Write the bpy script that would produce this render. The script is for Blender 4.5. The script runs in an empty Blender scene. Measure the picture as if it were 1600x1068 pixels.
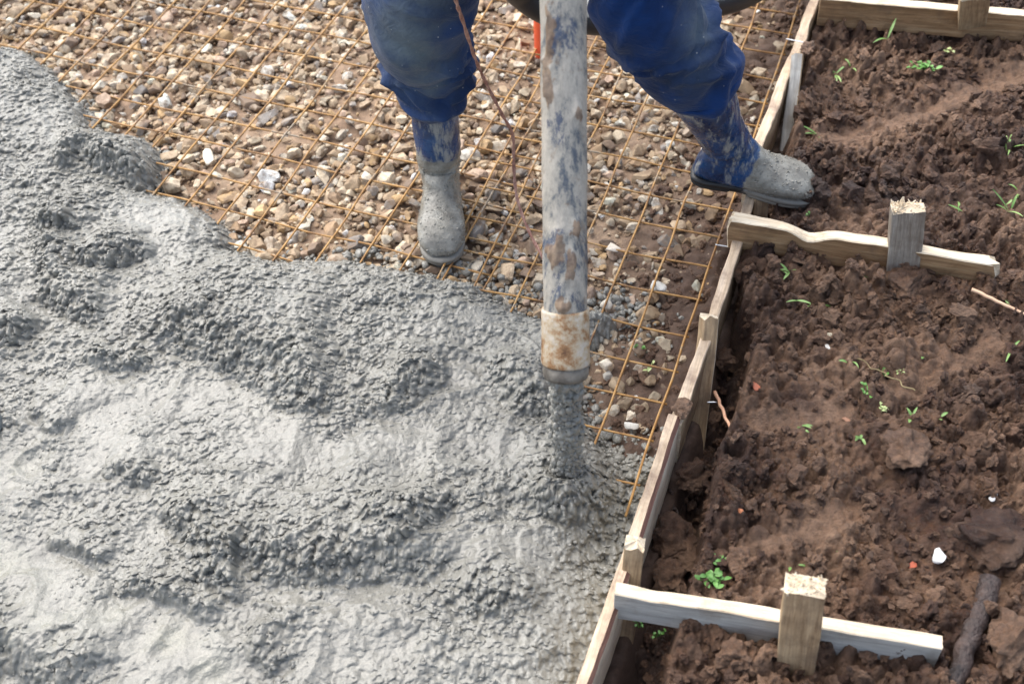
import bpy, bmesh, math, random
import numpy as np
from mathutils import Vector, Matrix, noise as mnoise

# ------------------------------------------------------------------ camera, sky, sun, exposure
S = bpy.context.scene
H = 2.1842
M = np.array([[0.99816, -0.06067, 0.0], [-0.04579, -0.75342, 0.65595], [-0.03979, -0.65474, -0.75481]])
cd = bpy.data.cameras.new('camera'); cam = bpy.data.objects.new('camera', cd)
S.collection.objects.link(cam); S.camera = cam
cam.matrix_world = Matrix(((M[0, 0], -M[0, 1], -M[0, 2], 0), (M[1, 0], -M[1, 1], -M[1, 2], 0),
                           (M[2, 0], -M[2, 1], -M[2, 2], H), (0, 0, 0, 1)))
cd.sensor_width = 36; cd.lens = 45; cd.clip_start = 0.05; cd.clip_end = 500
cd.dof.use_dof = True; cd.dof.focus_distance = 2.72; cd.dof.aperture_fstop = 3.4

w = bpy.data.worlds.new('World'); S.world = w; w.use_nodes = True
nt = w.node_tree; bg = nt.nodes['Background']
sky = nt.nodes.new('ShaderNodeTexSky'); sky.sky_type = 'NISHITA'; sky.sun_disc = False
SUN_EL, SUN_AZ = math.radians(54), math.radians(-38)      # azimuth from +Y (away from the camera), towards -X
sky.sun_elevation = SUN_EL; sky.sun_rotation = SUN_AZ
sky.dust_density = 2.0; sky.air_density = 1.0
hs = nt.nodes.new('ShaderNodeHueSaturation'); hs.inputs['Saturation'].default_value = .7      # thin cloud greys the sky
nt.links.new(sky.outputs[0], hs.inputs['Color']); nt.links.new(hs.outputs[0], bg.inputs[0]); bg.inputs[1].default_value = 0.105
sd = bpy.data.lights.new('sun', 'SUN'); sd.energy = 2.0; sd.angle = math.radians(75); sd.color = (1, .95, .87)
sun = bpy.data.objects.new('sun', sd); S.collection.objects.link(sun)
dv = Vector((math.sin(SUN_AZ) * math.cos(SUN_EL), math.cos(SUN_AZ) * math.cos(SUN_EL), math.sin(SUN_EL)))
sun.rotation_euler = dv.to_track_quat('Z', 'Y').to_euler(); sun.location = dv * 20
S.view_settings.view_transform = 'Standard'; S.view_settings.look = 'None'
S.view_settings.exposure = 1.6; S.view_settings.gamma = 1; S.view_settings.use_curve_mapping = False

# ------------------------------------------------------------------ helpers
rnd = random.Random(7); RG = np.random.default_rng(11)

def un(x, y, z=0.0):
    """a point of the place seen at photograph pixel x, y and lying at height z"""
    d = M @ np.array([(x - 800) / 2000, (y - 534) / 2000, 1.0]); s = (z - H) / d[2]
    return np.array([s * d[0], s * d[1], z])
def V(p): return Vector([float(a) for a in p])

def tag(o, label=None, cat=None, group=None, kind=None):
    if label: o['label'] = label
    if cat: o['category'] = cat
    if group: o['group'] = group
    if kind: o['kind'] = kind
    return o
def empty(name, loc, label, cat, group=None, rz=0):
    o = bpy.data.objects.new(name, None); S.collection.objects.link(o); o.location = V(loc); o.rotation_euler.z = rz
    o.empty_display_size = .1
    return tag(o, label, cat, group)
def mesh_np(name, verts, faces, mats, parent=None, smooth=True, col=None, fmat=None):
    """verts (n,3); faces: array (m,k) or list of such arrays"""
    if not isinstance(faces, list): faces = [faces]
    faces = [np.asarray(f, dtype=np.int32) for f in faces if len(f)]
    me = bpy.data.meshes.new(name)
    nv = len(verts); nl = sum(f.size for f in faces); nf = sum(len(f) for f in faces)
    me.vertices.add(nv); me.vertices.foreach_set('co', np.asarray(verts, dtype=np.float32).ravel())
    me.loops.add(nl); me.loops.foreach_set('vertex_index', np.concatenate([f.ravel() for f in faces]))
    tot = np.concatenate([np.full(len(f), f.shape[1], dtype=np.int32) for f in faces])
    st = np.concatenate([[0], np.cumsum(tot)[:-1]]).astype(np.int32)
    me.polygons.add(nf); me.polygons.foreach_set('loop_start', st)
    try: me.polygons.foreach_set('loop_total', tot)
    except Exception: pass
    me.polygons.foreach_set('use_smooth', np.full(nf, smooth, dtype=bool))
    if fmat is not None: me.polygons.foreach_set('material_index', np.asarray(fmat, dtype=np.int32))
    if col is not None:
        for cn, cv in col.items():
            a = me.color_attributes.new(cn, 'FLOAT_COLOR', 'POINT')
            c = np.ones((nv, 4), dtype=np.float32); c[:, :cv.shape[1]] = cv
            a.data.foreach_set('color', c.ravel())
    me.update(calc_edges=True); me.validate()
    for m in (mats if isinstance(mats, (list, tuple)) else [mats]): me.materials.append(m)
    o = bpy.data.objects.new(name, me); S.collection.objects.link(o)
    if parent is not None: o.parent = parent
    return o

# ---- numpy noise
def _h(ix, iy, seed):
    n = (ix.astype(np.int64) * 374761393 + iy.astype(np.int64) * 668265263 + seed * 974634777) & 0xffffffff
    n = ((n ^ (n >> 13)) * 1274126177) & 0xffffffff
    n = (n ^ (n >> 16)) & 0xffffffff
    n = (n * 2246822519) & 0xffffffff
    return ((n ^ (n >> 15)) & 0xffffff) / float(0x1000000)
def vnoise(x, y, seed=0):
    ix, iy = np.floor(x), np.floor(y); fx, fy = x - ix, y - iy
    r = 0
    ux = fx * fx * fx * (fx * (fx * 6 - 15) + 10); uy = fy * fy * fy * (fy * (fy * 6 - 15) + 10)
    def g(a, b):
        t = _h(ix + a, iy + b, seed) * 6.2831853
        return np.cos(t) * (fx - a) + np.sin(t) * (fy - b)
    return 1.5 * ((g(0, 0) * (1 - ux) + g(1, 0) * ux) * (1 - uy) + (g(0, 1) * (1 - ux) + g(1, 1) * ux) * uy)
def fbm(x, y, f, oct=4, seed=0, gain=.5):
    s = 0; a = 1; t = 0
    for k in range(oct):
        s = s + a * vnoise(x * f + 13.7 * k, y * f - 7.1 * k, seed + k); t += a; a *= gain; f *= 2.03
    return s / t
def worley(x, y, cell, seed=0):
    """distance to nearest jittered point (in cells), a random number of that point"""
    x = x / cell; y = y / cell; ix, iy = np.floor(x), np.floor(y)
    best = np.full(x.shape, 9.0); rid = np.zeros(x.shape)
    for a in (-1, 0, 1):
        for b in (-1, 0, 1):
            jx, jy = ix + a, iy + b
            px = jx + _h(jx, jy, seed); py = jy + _h(jx, jy, seed + 77)
            rr = _h(jx, jy, seed + 155)
            d = np.hypot(px - x, py - y) / (.65 + .6 * rr)
            m = d < best; best = np.where(m, d, best); rid = np.where(m, rr, rid)
    return best, rid
def sst(a, b, x):
    t = np.clip((x - a) / (b - a), 0, 1); return t * t * (3 - 2 * t)
def polydist(X, Y, pts, closed=False):
    """distance to a polyline, side (+ = left of travel) and parameter of nearest point"""
    pts = np.asarray(pts, float); n = len(pts)
    best = np.full(X.shape, 1e9); side = np.zeros(X.shape); par = np.zeros(X.shape)
    L = np.r_[0, np.cumsum(np.hypot(*np.diff(pts[:, :2], axis=0).T))]
    for k in range(n if closed else n - 1):
        a, b = pts[k, :2], pts[(k + 1) % n, :2]; ab = b - a; l2 = ab @ ab + 1e-12
        t = np.clip(((X - a[0]) * ab[0] + (Y - a[1]) * ab[1]) / l2, 0, 1)
        dx, dy = X - a[0] - t * ab[0], Y - a[1] - t * ab[1]; d = np.hypot(dx, dy)
        m = d < best; best = np.where(m, d, best)
        side = np.where(m, np.sign(ab[0] * (Y - a[1]) - ab[1] * (X - a[0])), side)
        par = np.where(m, (L[k] + t * math.sqrt(l2)) / L[-1] if not closed else 0, par)
    return best, side, par
def inside(X, Y, pts):
    pts = np.asarray(pts, float); n = len(pts); r = np.zeros(X.shape, bool)
    for k in range(n):
        (x1, y1), (x2, y2) = pts[k, :2], pts[(k + 1) % n, :2]
        c = ((y1 > Y) != (y2 > Y)) & (X < (x2 - x1) * (Y - y1) / (y2 - y1 + 1e-12) + x1)
        r ^= c
    return r
def grid(x0, x1, y0, y1, step):
    nx = int((x1 - x0) / step) + 1; ny = int((y1 - y0) / step) + 1
    X, Y = np.meshgrid(np.linspace(x0, x1, nx), np.linspace(y0, y1, ny))
    return X, Y
def grid_faces(ny, nx):
    i = np.arange(ny * nx).reshape(ny, nx)
    return np.stack([i[:-1, :-1], i[:-1, 1:], i[1:, 1:], i[1:, :-1]], -1).reshape(-1, 4)
def blur(a, n):
    for _ in range(n):
        p = np.pad(a, 1, mode='edge')
        a = (p[:-2, 1:-1] + p[2:, 1:-1] + p[1:-1, :-2] + p[1:-1, 2:] + 4 * a) / 8
    return a

def boxblur(a, r):
    for ax in (0, 1):
        for _ in range(2):
            p = np.pad(a, [(r + 1, r) if k == ax else (0, 0) for k in (0, 1)], mode='edge'); c = np.cumsum(p, axis=ax)
            n = a.shape[ax]
            a = (np.take(c, np.arange(2 * r + 1, 2 * r + 1 + n), axis=ax) - np.take(c, np.arange(n), axis=ax)) / (2 * r + 1)
    return a
# ---- materials
def mat(name, base=(.5, .5, .5), rough=.6, spec=.5):
    m = bpy.data.materials.new(name); m.use_nodes = True
    b = m.node_tree.nodes['Principled BSDF']
    b.inputs['Base Color'].default_value = (*base, 1); b.inputs['Roughness'].default_value = rough
    b.inputs['Specular IOR Level'].default_value = spec
    return m, m.node_tree, b
def N(nt, t, **k):
    n = nt.nodes.new('ShaderNode' + t)
    for a, v in k.items():
        if a.startswith('_'): setattr(n, a[1:], v)
        else: n.inputs[a.replace('_', ' ')].default_value = v
    return n
def ramp(nt, fac, stops):
    r = nt.nodes.new('ShaderNodeValToRGB'); e = r.color_ramp.elements
    e[0].position, e[0].color = stops[0][0], (*stops[0][1], 1) if len(stops[0][1]) == 3 else stops[0][1]
    e[1].position, e[1].color = stops[-1][0], (*stops[-1][1], 1)
    for p, c in stops[1:-1]:
        x = e.new(p); x.color = (*c, 1)
    nt.links.new(fac, r.inputs[0]); return r.outputs[0]
def g3(v): return (v, v, v)
def coords(nt, scale=(1, 1, 1), kind='Object'):
    c = nt.nodes.new('ShaderNodeTexCoord'); mp = nt.nodes.new('ShaderNodeMapping')
    mp.inputs['Scale'].default_value = scale; nt.links.new(c.outputs[kind], mp.inputs[0]); return mp.outputs[0]
def noise(nt, vec, scale, detail=6, rough=.6, dist=0):
    n = N(nt, 'TexNoise', Scale=scale, Detail=detail, Roughness=rough, Distortion=dist)
    nt.links.new(vec, n.inputs['Vector']); return n.outputs['Fac']
def mix(nt, fac, a, b, mode='MIX'):
    m = nt.nodes.new('ShaderNodeMix'); m.data_type = 'RGBA'; m.blend_type = mode
    for s, v in ((0, fac), (6, a), (7, b)):
        if hasattr(v, 'is_output'): nt.links.new(v, m.inputs[s])
        elif s == 0: m.inputs[0].default_value = v
        else: m.inputs[s].default_value = (*v, 1)
    return m.outputs[2]
def bump(nt, b, height, strength=.5, dist=.002, prev=None):
    n = N(nt, 'Bump', Strength=strength, Distance=dist); nt.links.new(height, n.inputs['Height'])
    if prev is not None: nt.links.new(prev, n.inputs['Normal'])
    nt.links.new(n.outputs[0], b.inputs['Normal']); return n.outputs[0]
def attr(nt, name):
    a = nt.nodes.new('ShaderNodeAttribute'); a.attribute_name = name; return a.outputs['Color']
def math_(nt, op, a, b=None):
    m = nt.nodes.new('ShaderNodeMath'); m.operation = op
    for s, v in ((0, a), (1, b)):
        if v is None: continue
        if hasattr(v, 'is_output'): nt.links.new(v, m.inputs[s])
        else: m.inputs[s].default_value = v
    return m.outputs[0]

def m_concrete():
    m, nt, b = mat('wet_concrete', rough=.4)
    c = coords(nt)
    n1 = noise(nt, c, 9, 5, .55); n2 = noise(nt, c, 160, 4, .6)
    base = ramp(nt, n1, [(.3, (.198, .192, .170)), (.55, (.236, .229, .202)), (.75, (.27, .262, .232))])
    fine = ramp(nt, n2, [(.3, g3(.72)), (.7, g3(1.12))])
    col = mix(nt, .7, base, fine, 'MULTIPLY')
    a = attr(nt, 'rough')                       # r = lumpy, g = slurry
    sp = nt.nodes.new('ShaderNodeSeparateColor'); nt.links.new(a, sp.inputs[0])
    col = mix(nt, sp.outputs[1], col, (.235, .23, .19))
    nt.links.new(col, b.inputs['Base Color'])
    r = math_(nt, 'ADD', math_(nt, 'MULTIPLY', sp.outputs[0], .16), math_(nt, 'MULTIPLY', noise(nt, c, 22, 3), .5))
    r = math_(nt, 'SUBTRACT', r, math_(nt, 'MULTIPLY', sp.outputs[1], .22))
    nt.links.new(math_(nt, 'ADD', r, .10), b.inputs['Roughness']); b.inputs['Coat Weight'].default_value = .5; b.inputs['Coat Roughness'].default_value = .14
    h = math_(nt, 'ADD', noise(nt, c, 230, 5, .65), math_(nt, 'MULTIPLY', noise(nt, c, 70, 3, .6), 1.2))
    bump(nt, b, h, .8, .0045)
    return m
def m_soil():
    m, nt, b = mat('soil', rough=.6)
    c = coords(nt)
    n = noise(nt, c, 4, 8, .65); n2 = noise(nt, c, 60, 6, .7)
    a = ramp(nt, n, [(.30, (.024, .011, .008)), (.43, (.075, .036, .022)), (.53, (.16, .088, .052)), (.66, (.30, .185, .118))])
    f = ramp(nt, n2, [(.3, g3(.45)), (.7, g3(1.4))])
    col = mix(nt, .8, a, f, 'MULTIPLY')
    at = attr(nt, 'tone'); sp = nt.nodes.new('ShaderNodeSeparateColor'); nt.links.new(at, sp.inputs[0])
    col = mix(nt, sp.outputs[0], col, mix(nt, .8, (.27, .165, .105), f, 'MULTIPLY'))
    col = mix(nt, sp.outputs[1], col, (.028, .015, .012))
    nt.links.new(col, b.inputs['Base Color'])
    nt.links.new(ramp(nt, noise(nt, c, 12, 4), [(.35, g3(.22)), (.62, g3(.62))]), b.inputs['Roughness'])
    h = math_(nt, 'ADD', noise(nt, c, 55, 8, .75), math_(nt, 'MULTIPLY', noise(nt, c, 190, 5, .7), .7))
    bump(nt, b, h, 1.0, .011)
    return m
def m_bed():
    m, nt, b = mat('sandy_bed', rough=.8)
    c = coords(nt)
    n = noise(nt, c, 5, 8, .65); n2 = noise(nt, c, 90, 6, .7)
    a = ramp(nt, n, [(.32, (.19, .12, .076)), (.5, (.29, .195, .128)), (.68, (.37, .265, .18))])
    f = ramp(nt, n2, [(.3, g3(.6)), (.7, g3(1.2))])
    col = mix(nt, .8, a, f, 'MULTIPLY')
    at = attr(nt, 'tone'); sp = nt.nodes.new('ShaderNodeSeparateColor'); nt.links.new(at, sp.inputs[0])
    col = mix(nt, sp.outputs[0], col, mix(nt, .8, (.085, .05, .034), f, 'MULTIPLY'))
    nt.links.new(col, b.inputs['Base Color'])
    bump(nt, b, noise(nt, c, 70, 8, .7), .8, .006)
    return m
def m_stone():
    m, nt, b = mat('gravel_stone', rough=.7, spec=.35)
    c = coords(nt)
    at = attr(nt, 'tone')
    f = ramp(nt, noise(nt, c, 75, 6, .7), [(.3, g3(.62)), (.7, g3(1.15))])
    col = mix(nt, .8, at, f, 'MULTIPLY')
    d = ramp(nt, noise(nt, c, 30, 6, .75), [(.46, g3(0)), (.60, g3(.8))])
    col = mix(nt, d, col, (.25, .17, .11))
    col = mix(nt, 1.0, col, g3(.82), 'MULTIPLY')
    nt.links.new(col, b.inputs['Base Color'])
    bump(nt, b, noise(nt, c, 140, 5, .6), .4, .003)
    return m
def m_wood(name, cols, stain=.5, mud=(.12, .08, .055), bark=None):
    m, nt, b = mat(name, rough=.7, spec=.3)
    c = coords(nt, (3, 40, 40)); c1 = coords(nt)
    g = noise(nt, c, 1.6, 6, .65, .6)
    a = ramp(nt, g, [(.3, cols[0]), (.5, cols[1]), (.68, cols[2])])
    c2 = coords(nt, (9, 160, 160))
    a = mix(nt, .6, a, ramp(nt, noise(nt, c2, 2, 4, .6), [(.35, g3(.7)), (.6, g3(1.08))]), 'MULTIPLY')
    s = ramp(nt, noise(nt, c1, 9, 8, .7), [(.55 - .12 * stain, g3(0)), (.78 - .12 * stain, g3(.85))])
    a = mix(nt, s, a, mud)
    nt.links.new(a, b.inputs['Base Color'])
    bump(nt, b, math_(nt, 'ADD', noise(nt, c2, 1.5, 4, .6), noise(nt, c, 2, 5)), .5, .003)
    return m
def m_rebar():
    m, nt, b = mat('rusty_steel', rough=.6)
    c = coords(nt)
    a = ramp(nt, noise(nt, c, 14, 6, .7), [(.34, (.11, .06, .035)), (.45, (.27, .14, .045)), (.58, (.42, .24, .08)), (.72, (.42, .29, .16))])
    a = mix(nt, ramp(nt, noise(nt, c, 7, 6, .7), [(.56, g3(0)), (.62, g3(.8))]), a, (.20, .185, .16))
    nt.links.new(a, b.inputs['Base Color']); b.inputs['Metallic'].default_value = .1
    bump(nt, b, noise(nt, c, 300, 3), .4, .001)
    return m
def m_trouser():
    m, nt, b = mat('blue_work_cloth', rough=.85, spec=.2)
    c = coords(nt); at = attr(nt, 'dust'); sp = nt.nodes.new('ShaderNodeSeparateColor'); nt.links.new(at, sp.inputs[0])
    a = ramp(nt, noise(nt, c, 7, 5, .6), [(.35, (.0010, .011, .048)), (.65, (.0025, .03, .13))])
    st = noise(nt, coords(nt, (5, 5, 5)), 2.2, 10, .75)
    d = math_(nt, 'MULTIPLY', sp.outputs[0], ramp(nt, st, [(.3, g3(.3)), (.55, g3(1))]))
    a = mix(nt, d, a, (.10, .13, .15))
    a = mix(nt, ramp(nt, noise(nt, coords(nt, (1, 1, .6)), 13, 9, .8), [(.57, g3(0)), (.68, g3(.3))]), a, (.12, .14, .15))
    v = N(nt, 'TexVoronoi', Scale=55.0); nt.links.new(c, v.inputs['Vector'])
    sv = ramp(nt, v.outputs['Distance'], [(.0, g3(1)), (.07, g3(1)), (.1, g3(0))])
    sv = math_(nt, 'MULTIPLY', sv, ramp(nt, noise(nt, c, 18, 3), [(.48, g3(0)), (.58, g3(.7))]))
    a = mix(nt, sv, a, (.45, .46, .44))
    nt.links.new(a, b.inputs['Base Color'])
    b.inputs['Sheen Weight'].default_value = .12
    rn = N(nt, 'TexNoise', _noise_type='RIDGED_MULTIFRACTAL', Scale=7.0, Detail=5.0, Roughness=.55, Distortion=.2); nt.links.new(coords(nt, (1, 1, 2.2)), rn.inputs['Vector'])
    n1 = bump(nt, b, math_(nt, 'ADD', noise(nt, coords(nt, (1, 1, 1.5)), 22, 5, .6, 1.5), math_(nt, 'MULTIPLY', rn.outputs['Fac'], .5)), .6, .008)
    bump(nt, b, noise(nt, c, 900, 2), .25, .001, n1)
    return m
def m_boot():
    m, nt, b = mat('rubber_with_cement', rough=.4)
    c = coords(nt); at = attr(nt, 'dust'); sp = nt.nodes.new('ShaderNodeSeparateColor'); nt.links.new(at, sp.inputs[0])
    blue = ramp(nt, noise(nt, c, 14, 6, .7), [(.35, (.003, .018, .06)), (.6, (.008, .05, .15)), (.75, (.03, .09, .2))])
    st = ramp(nt, noise(nt, coords(nt, (22, 22, 5)), 1.6, 7, .75), [(.51, g3(0)), (.60, g3(.85))])
    blue = mix(nt, st, blue, (.27, .275, .26))
    gr = ramp(nt, noise(nt, c, 30, 6, .6), [(.3, (.12, .112, .095)), (.5, (.205, .195, .168)), (.72, (.31, .30, .265))])
    f = math_(nt, 'ADD', sp.outputs[0], math_(nt, 'MULTIPLY', math_(nt, 'SUBTRACT', noise(nt, c, 25, 6, .7), .5), .7))
    f = ramp(nt, f, [(.46, g3(0)), (.54, g3(1))])
    a = mix(nt, f, blue, gr)
    sk = ramp(nt, noise(nt, c, 110, 3, .5), [(.66, g3(0)), (.70, g3(.8))])
    a = mix(nt, math_(nt, 'MULTIPLY', sk, f), a, (.10, .10, .09))
    nt.links.new(a, b.inputs['Base Color'])
    nt.links.new(ramp(nt, noise(nt, c, 40, 4), [(.35, g3(.15)), (.65, g3(.45))]), b.inputs['Roughness'])
    h = math_(nt, 'MULTIPLY', math_(nt, 'ADD', noise(nt, c, 130, 5, .65), sk), f)
    bump(nt, b, math_(nt, 'ADD', h, math_(nt, 'MULTIPLY', noise(nt, c, 60, 4), .4)), .6, .0035)
    return m
def m_sole():
    m, nt, b = mat('black_sole_rubber', rough=.5); c = coords(nt); at = attr(nt, 'dust'); sp = nt.nodes.new('ShaderNodeSeparateColor'); nt.links.new(at, sp.inputs[0])
    f = math_(nt, 'ADD', sp.outputs[0], math_(nt, 'MULTIPLY', math_(nt, 'SUBTRACT', noise(nt, c, 40, 6, .7), .5), 1.2))
    nt.links.new(mix(nt, ramp(nt, f, [(.5, g3(0)), (.75, g3(.9))]), (.012, .013, .015), (.24, .225, .195)), b.inputs['Base Color'])
    bump(nt, b, noise(nt, c, 130, 4), .5, .002); return m
def m_pipe():
    m, nt, b = mat('dirty_hose_wall', rough=.55)
    c = coords(nt); cz = coords(nt, (15, 10, 4))
    n = noise(nt, cz, 1.9, 9, .78)
    base = ramp(nt, n, [(.30, (.03, .05, .09)), (.41, (.11, .12, .13)), (.48, (.31, .29, .25)), (.6, (.44, .40, .34)), (.75, (.50, .45, .36))])
    bl = ramp(nt, noise(nt, coords(nt, (2.2, 2.2, .6)), 7, 9, .8), [(.57, g3(0)), (.62, g3(.8))])
    base = mix(nt, ramp(nt, noise(nt, coords(nt, (1.3, 1.3, .8)), 9, 9, .8), [(.55, g3(0)), (.62, g3(.6))]), base, (.19, .125, .075))
    base = mix(nt, bl, base, (.03, .05, .10))
    at = attr(nt, 'dust'); sp = nt.nodes.new('ShaderNodeSeparateColor'); nt.links.new(at, sp.inputs[0])
    f = math_(nt, 'ADD', sp.outputs[0], math_(nt, 'MULTIPLY', math_(nt, 'SUBTRACT', noise(nt, c, 28, 6, .7), .5), .9))
    a = mix(nt, ramp(nt, f, [(.5, g3(0)), (.62, g3(.8))]), base, ramp(nt, noise(nt, c, 40, 5), [(.4, (.10, .055, .03)), (.6, (.26, .17, .10))]))
    nt.links.new(a, b.inputs['Base Color'])
    bump(nt, b, math_(nt, 'ADD', noise(nt, cz, 3, 6, .6), noise(nt, c, 120, 4)), .5, .002)
    return m
def m_simple(name, c0, c1, rough=.6, scale=20, bs=.4, bd=.002, metal=0, spec=.5, bscale=None):
    m, nt, b = mat(name, rough=rough, spec=spec); c = coords(nt)
    nt.links.new(ramp(nt, noise(nt, c, scale, 6, .65), [(.35, c0), (.65, c1)]), b.inputs['Base Color'])
    b.inputs['Metallic'].default_value = metal
    bump(nt, b, noise(nt, c, bscale or scale * 3, 5, .6), bs, bd); return m

MC = m_concrete(); MS = m_soil(); MB = m_bed(); MG = m_stone(); MR = m_rebar(); MT = m_trouser(); MBOOT = m_boot(); MP = m_pipe(); MSOLE = m_sole()
W_PALE = m_wood('fresh_cut_wood', ((.55, .42, .28), (.72, .60, .44), (.80, .71, .56)), .1)
W_GREY = m_wood('cement_greyed_wood', ((.30, .29, .27), (.42, .41, .385), (.50, .49, .455)), .3, (.20, .16, .12))
W_TAN = m_wood('weathered_tan_wood', ((.24, .155, .085), (.40, .28, .165), (.52, .39, .245)), .5)
W_BROWN = m_wood('wet_brown_wood', ((.15, .082, .042), (.30, .18, .09), (.44, .30, .17)), .35)
W_BARK = m_wood('bark_stripe', ((.09, .04, .03), (.16, .08, .06), (.24, .14, .1)), .3)
W_STAKE = m_wood('greyed_stake_wood', ((.17, .13, .10), (.29, .25, .205), (.40, .36, .31)), .6)
W_TOP = m_wood('board_edge_wood', ((.42, .31, .21), (.58, .45, .32), (.66, .53, .40)), .85, (.17, .105, .08))

# ------------------------------------------------------------------ layout lines
LB = un(912, 1068, .12)[:2]; LT = un(1272, 0, .12)[:2]
Dv = (LT - LB) / np.hypot(*(LT - LB)); Pr = np.array([Dv[1], -Dv[0]])       # along the formwork, and to its right
def s_of(X, Y): return (X - LB[0]) * Pr[0] + (Y - LB[1]) * Pr[1]
def t_of(X, Y): return (X - LB[0]) * Dv[0] + (Y - LB[1]) * Dv[1]
def P2(l, z=0.0): return np.array([un(x, y, z)[:2] for x, y in l])

# edge of the poured concrete (photograph pixels, lying on the bed)
edge_px = [(-120, 45), (0, 55), (45, 62), (85, 92), (112, 125), (130, 150), (140, 188), (170, 193), (205, 192), (245, 205), (256, 225), (246, 262),
           (232, 276), (275, 285), (320, 303), (352, 328), (366, 352), (362, 370), (400, 384), (450, 392), (505, 386), (560, 384), (610, 388), (650, 398),
           (700, 410), (740, 418), (780, 440), (830, 462), (880, 468), (925, 456), (948, 460), (966, 472), (968, 488), (955, 500), (938, 508),
           (925, 530), (912, 570), (915, 610), (930, 650), (955, 678), (990, 700), (1040, 722)]
EP = np.vstack([P2(edge_px, .03), P2([(905, 1200)], .03), [[-.2, .4], [-2.4, .4], [-2.4, 3.6]]])

# ------------------------------------------------------------------ terrain: bed under the mesh
def build_bed():
    X, Y = grid(-2.3, 1.35, .5, 4.3, .007)
    s = s_of(X, Y)
    dirt = sst(-.34, -.08, s + .12 * fbm(X, Y, 5, 3, 5))
    z = -.039 + .012 * fbm(X, Y, 4, 4, 1) + .010 * fbm(X, Y, 22, 4, 2) + dirt * (.012 * fbm(X, Y, 16, 5, 9) + .012 * (1 - worley(X, Y, .03, 8)[0]).clip(0) + .006)
    z = z - .12 * sst(.03, .08, s)
    o = mesh_np('ground', np.stack([X, Y, z], -1).reshape(-1, 3), grid_faces(*X.shape), MB,
                col={'tone': np.stack([dirt, 0 * s, 0 * s], -1).reshape(-1, 3)})
    tag(o, kind='structure')
build_bed()
# the wider site, one coarse sheet to the horizon
def build_site():
    X, Y = np.meshgrid(np.linspace(-1, 1, 81), np.linspace(-1, 1, 81))
    X = np.sign(X) * np.abs(X) ** 3 * 120; Y = np.sign(Y) * np.abs(Y) ** 3 * 120 + 2
    z = -.24 + .05 * fbm(X, Y, .4, 3, 3)
    o = mesh_np('terrain', np.stack([X, Y, z], -1).reshape(-1, 3), grid_faces(81, 81), MS,
                col={'tone': np.zeros((6561, 3)) + .25})
    tag(o, kind='structure')
build_site()

# ------------------------------------------------------------------ rock / clod templates
def rock_templates(n, sub, amp, cuts, seed):
    amp = amp * 1.0
    out = []
    r = random.Random(seed)
    for k in range(n):
        bm = bmesh.new(); bmesh.ops.create_icosphere(bm, subdivisions=sub, radius=1)
        planes = []
        for _ in range(cuts):
            d = Vector((r.gauss(0, 1), r.gauss(0, 1), r.gauss(0, 1))).normalized(); planes.append((d, r.uniform(.42, .8)))
        off = Vector((r.uniform(0, 99), r.uniform(0, 99), 3))
        for v in bm.verts:
            p = v.co.copy()
            for d, h in planes:
                e = p.dot(d) - h
                if e > 0: p -= d * e * .97
            v.co = p * (1 + amp * mnoise.fractal(p * 1.6 + off, 1, 2, 4))
        bm.verts.ensure_lookup_table()
        out.append((np.array([v.co[:] for v in bm.verts]), np.array([[v.index for v in f.verts] for f in bm.faces])))
        bm.free()
    return out
def scatter(name, temps, pos, size, flat, mat_, tones, smooth=True, parent=None, zrot_only=False):
    vs, fs, cs = [], [], []; off = 0
    for k in range(len(pos)):
        tv, tf = temps[k % len(temps)]
        a = RG.uniform(0, 2 * np.pi, 3)
        sc = size[k] * np.array([RG.uniform(.8, 1.35), RG.uniform(.7, 1.0), RG.uniform(*flat)])
        v = tv * sc
        tl = RG.normal(0, .28, 2)
        ca, sa = np.cos(tl[0]), np.sin(tl[0]); v = v @ np.array([[1, 0, 0], [0, ca, sa], [0, -sa, ca]])
        ca, sa = np.cos(tl[1]), np.sin(tl[1]); v = v @ np.array([[ca, 0, -sa], [0, 1, 0], [sa, 0, ca]])
        ca, sa = np.cos(a[2]), np.sin(a[2]); v = v @ np.array([[ca, sa, 0], [-sa, ca, 0], [0, 0, 1]])
        vs.append(v + pos[k]); fs.append(tf + off); off += len(tv); cs.append(np.tile(tones[k], (len(tv), 1)))
    return mesh_np(name, np.vstack(vs), np.vstack(fs), mat_, parent, smooth, col={'tone': np.vstack(cs)})

T_rock_hi = rock_templates(20, 3, .09, 13, 3)
T_rock = rock_templates(20, 2, .12, 10, 4)
T_lump = rock_templates(12, 2, .16, 5, 14)[:6] + rock_templates(12, 1, .2, 3, 15)
T_clod = rock_templates(16, 3, .55, 5, 5)
T_clod_big = rock_templates(6, 5, .40, 2, 6)
PAL = np.array([(.66, .55, .40), (.56, .43, .29), (.45, .33, .21), (.74, .66, .53), (.40, .27, .16), (.32, .29, .26), (.55, .37, .19), (.25, .18, .13), (.84, .79, .69), (.58, .42, .31), (.46, .37, .28)])
PW = np.array([.16, .18, .16, .1, .09, .06, .07, .06, .05, .05, .02]); PW = PW / PW.sum()

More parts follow.
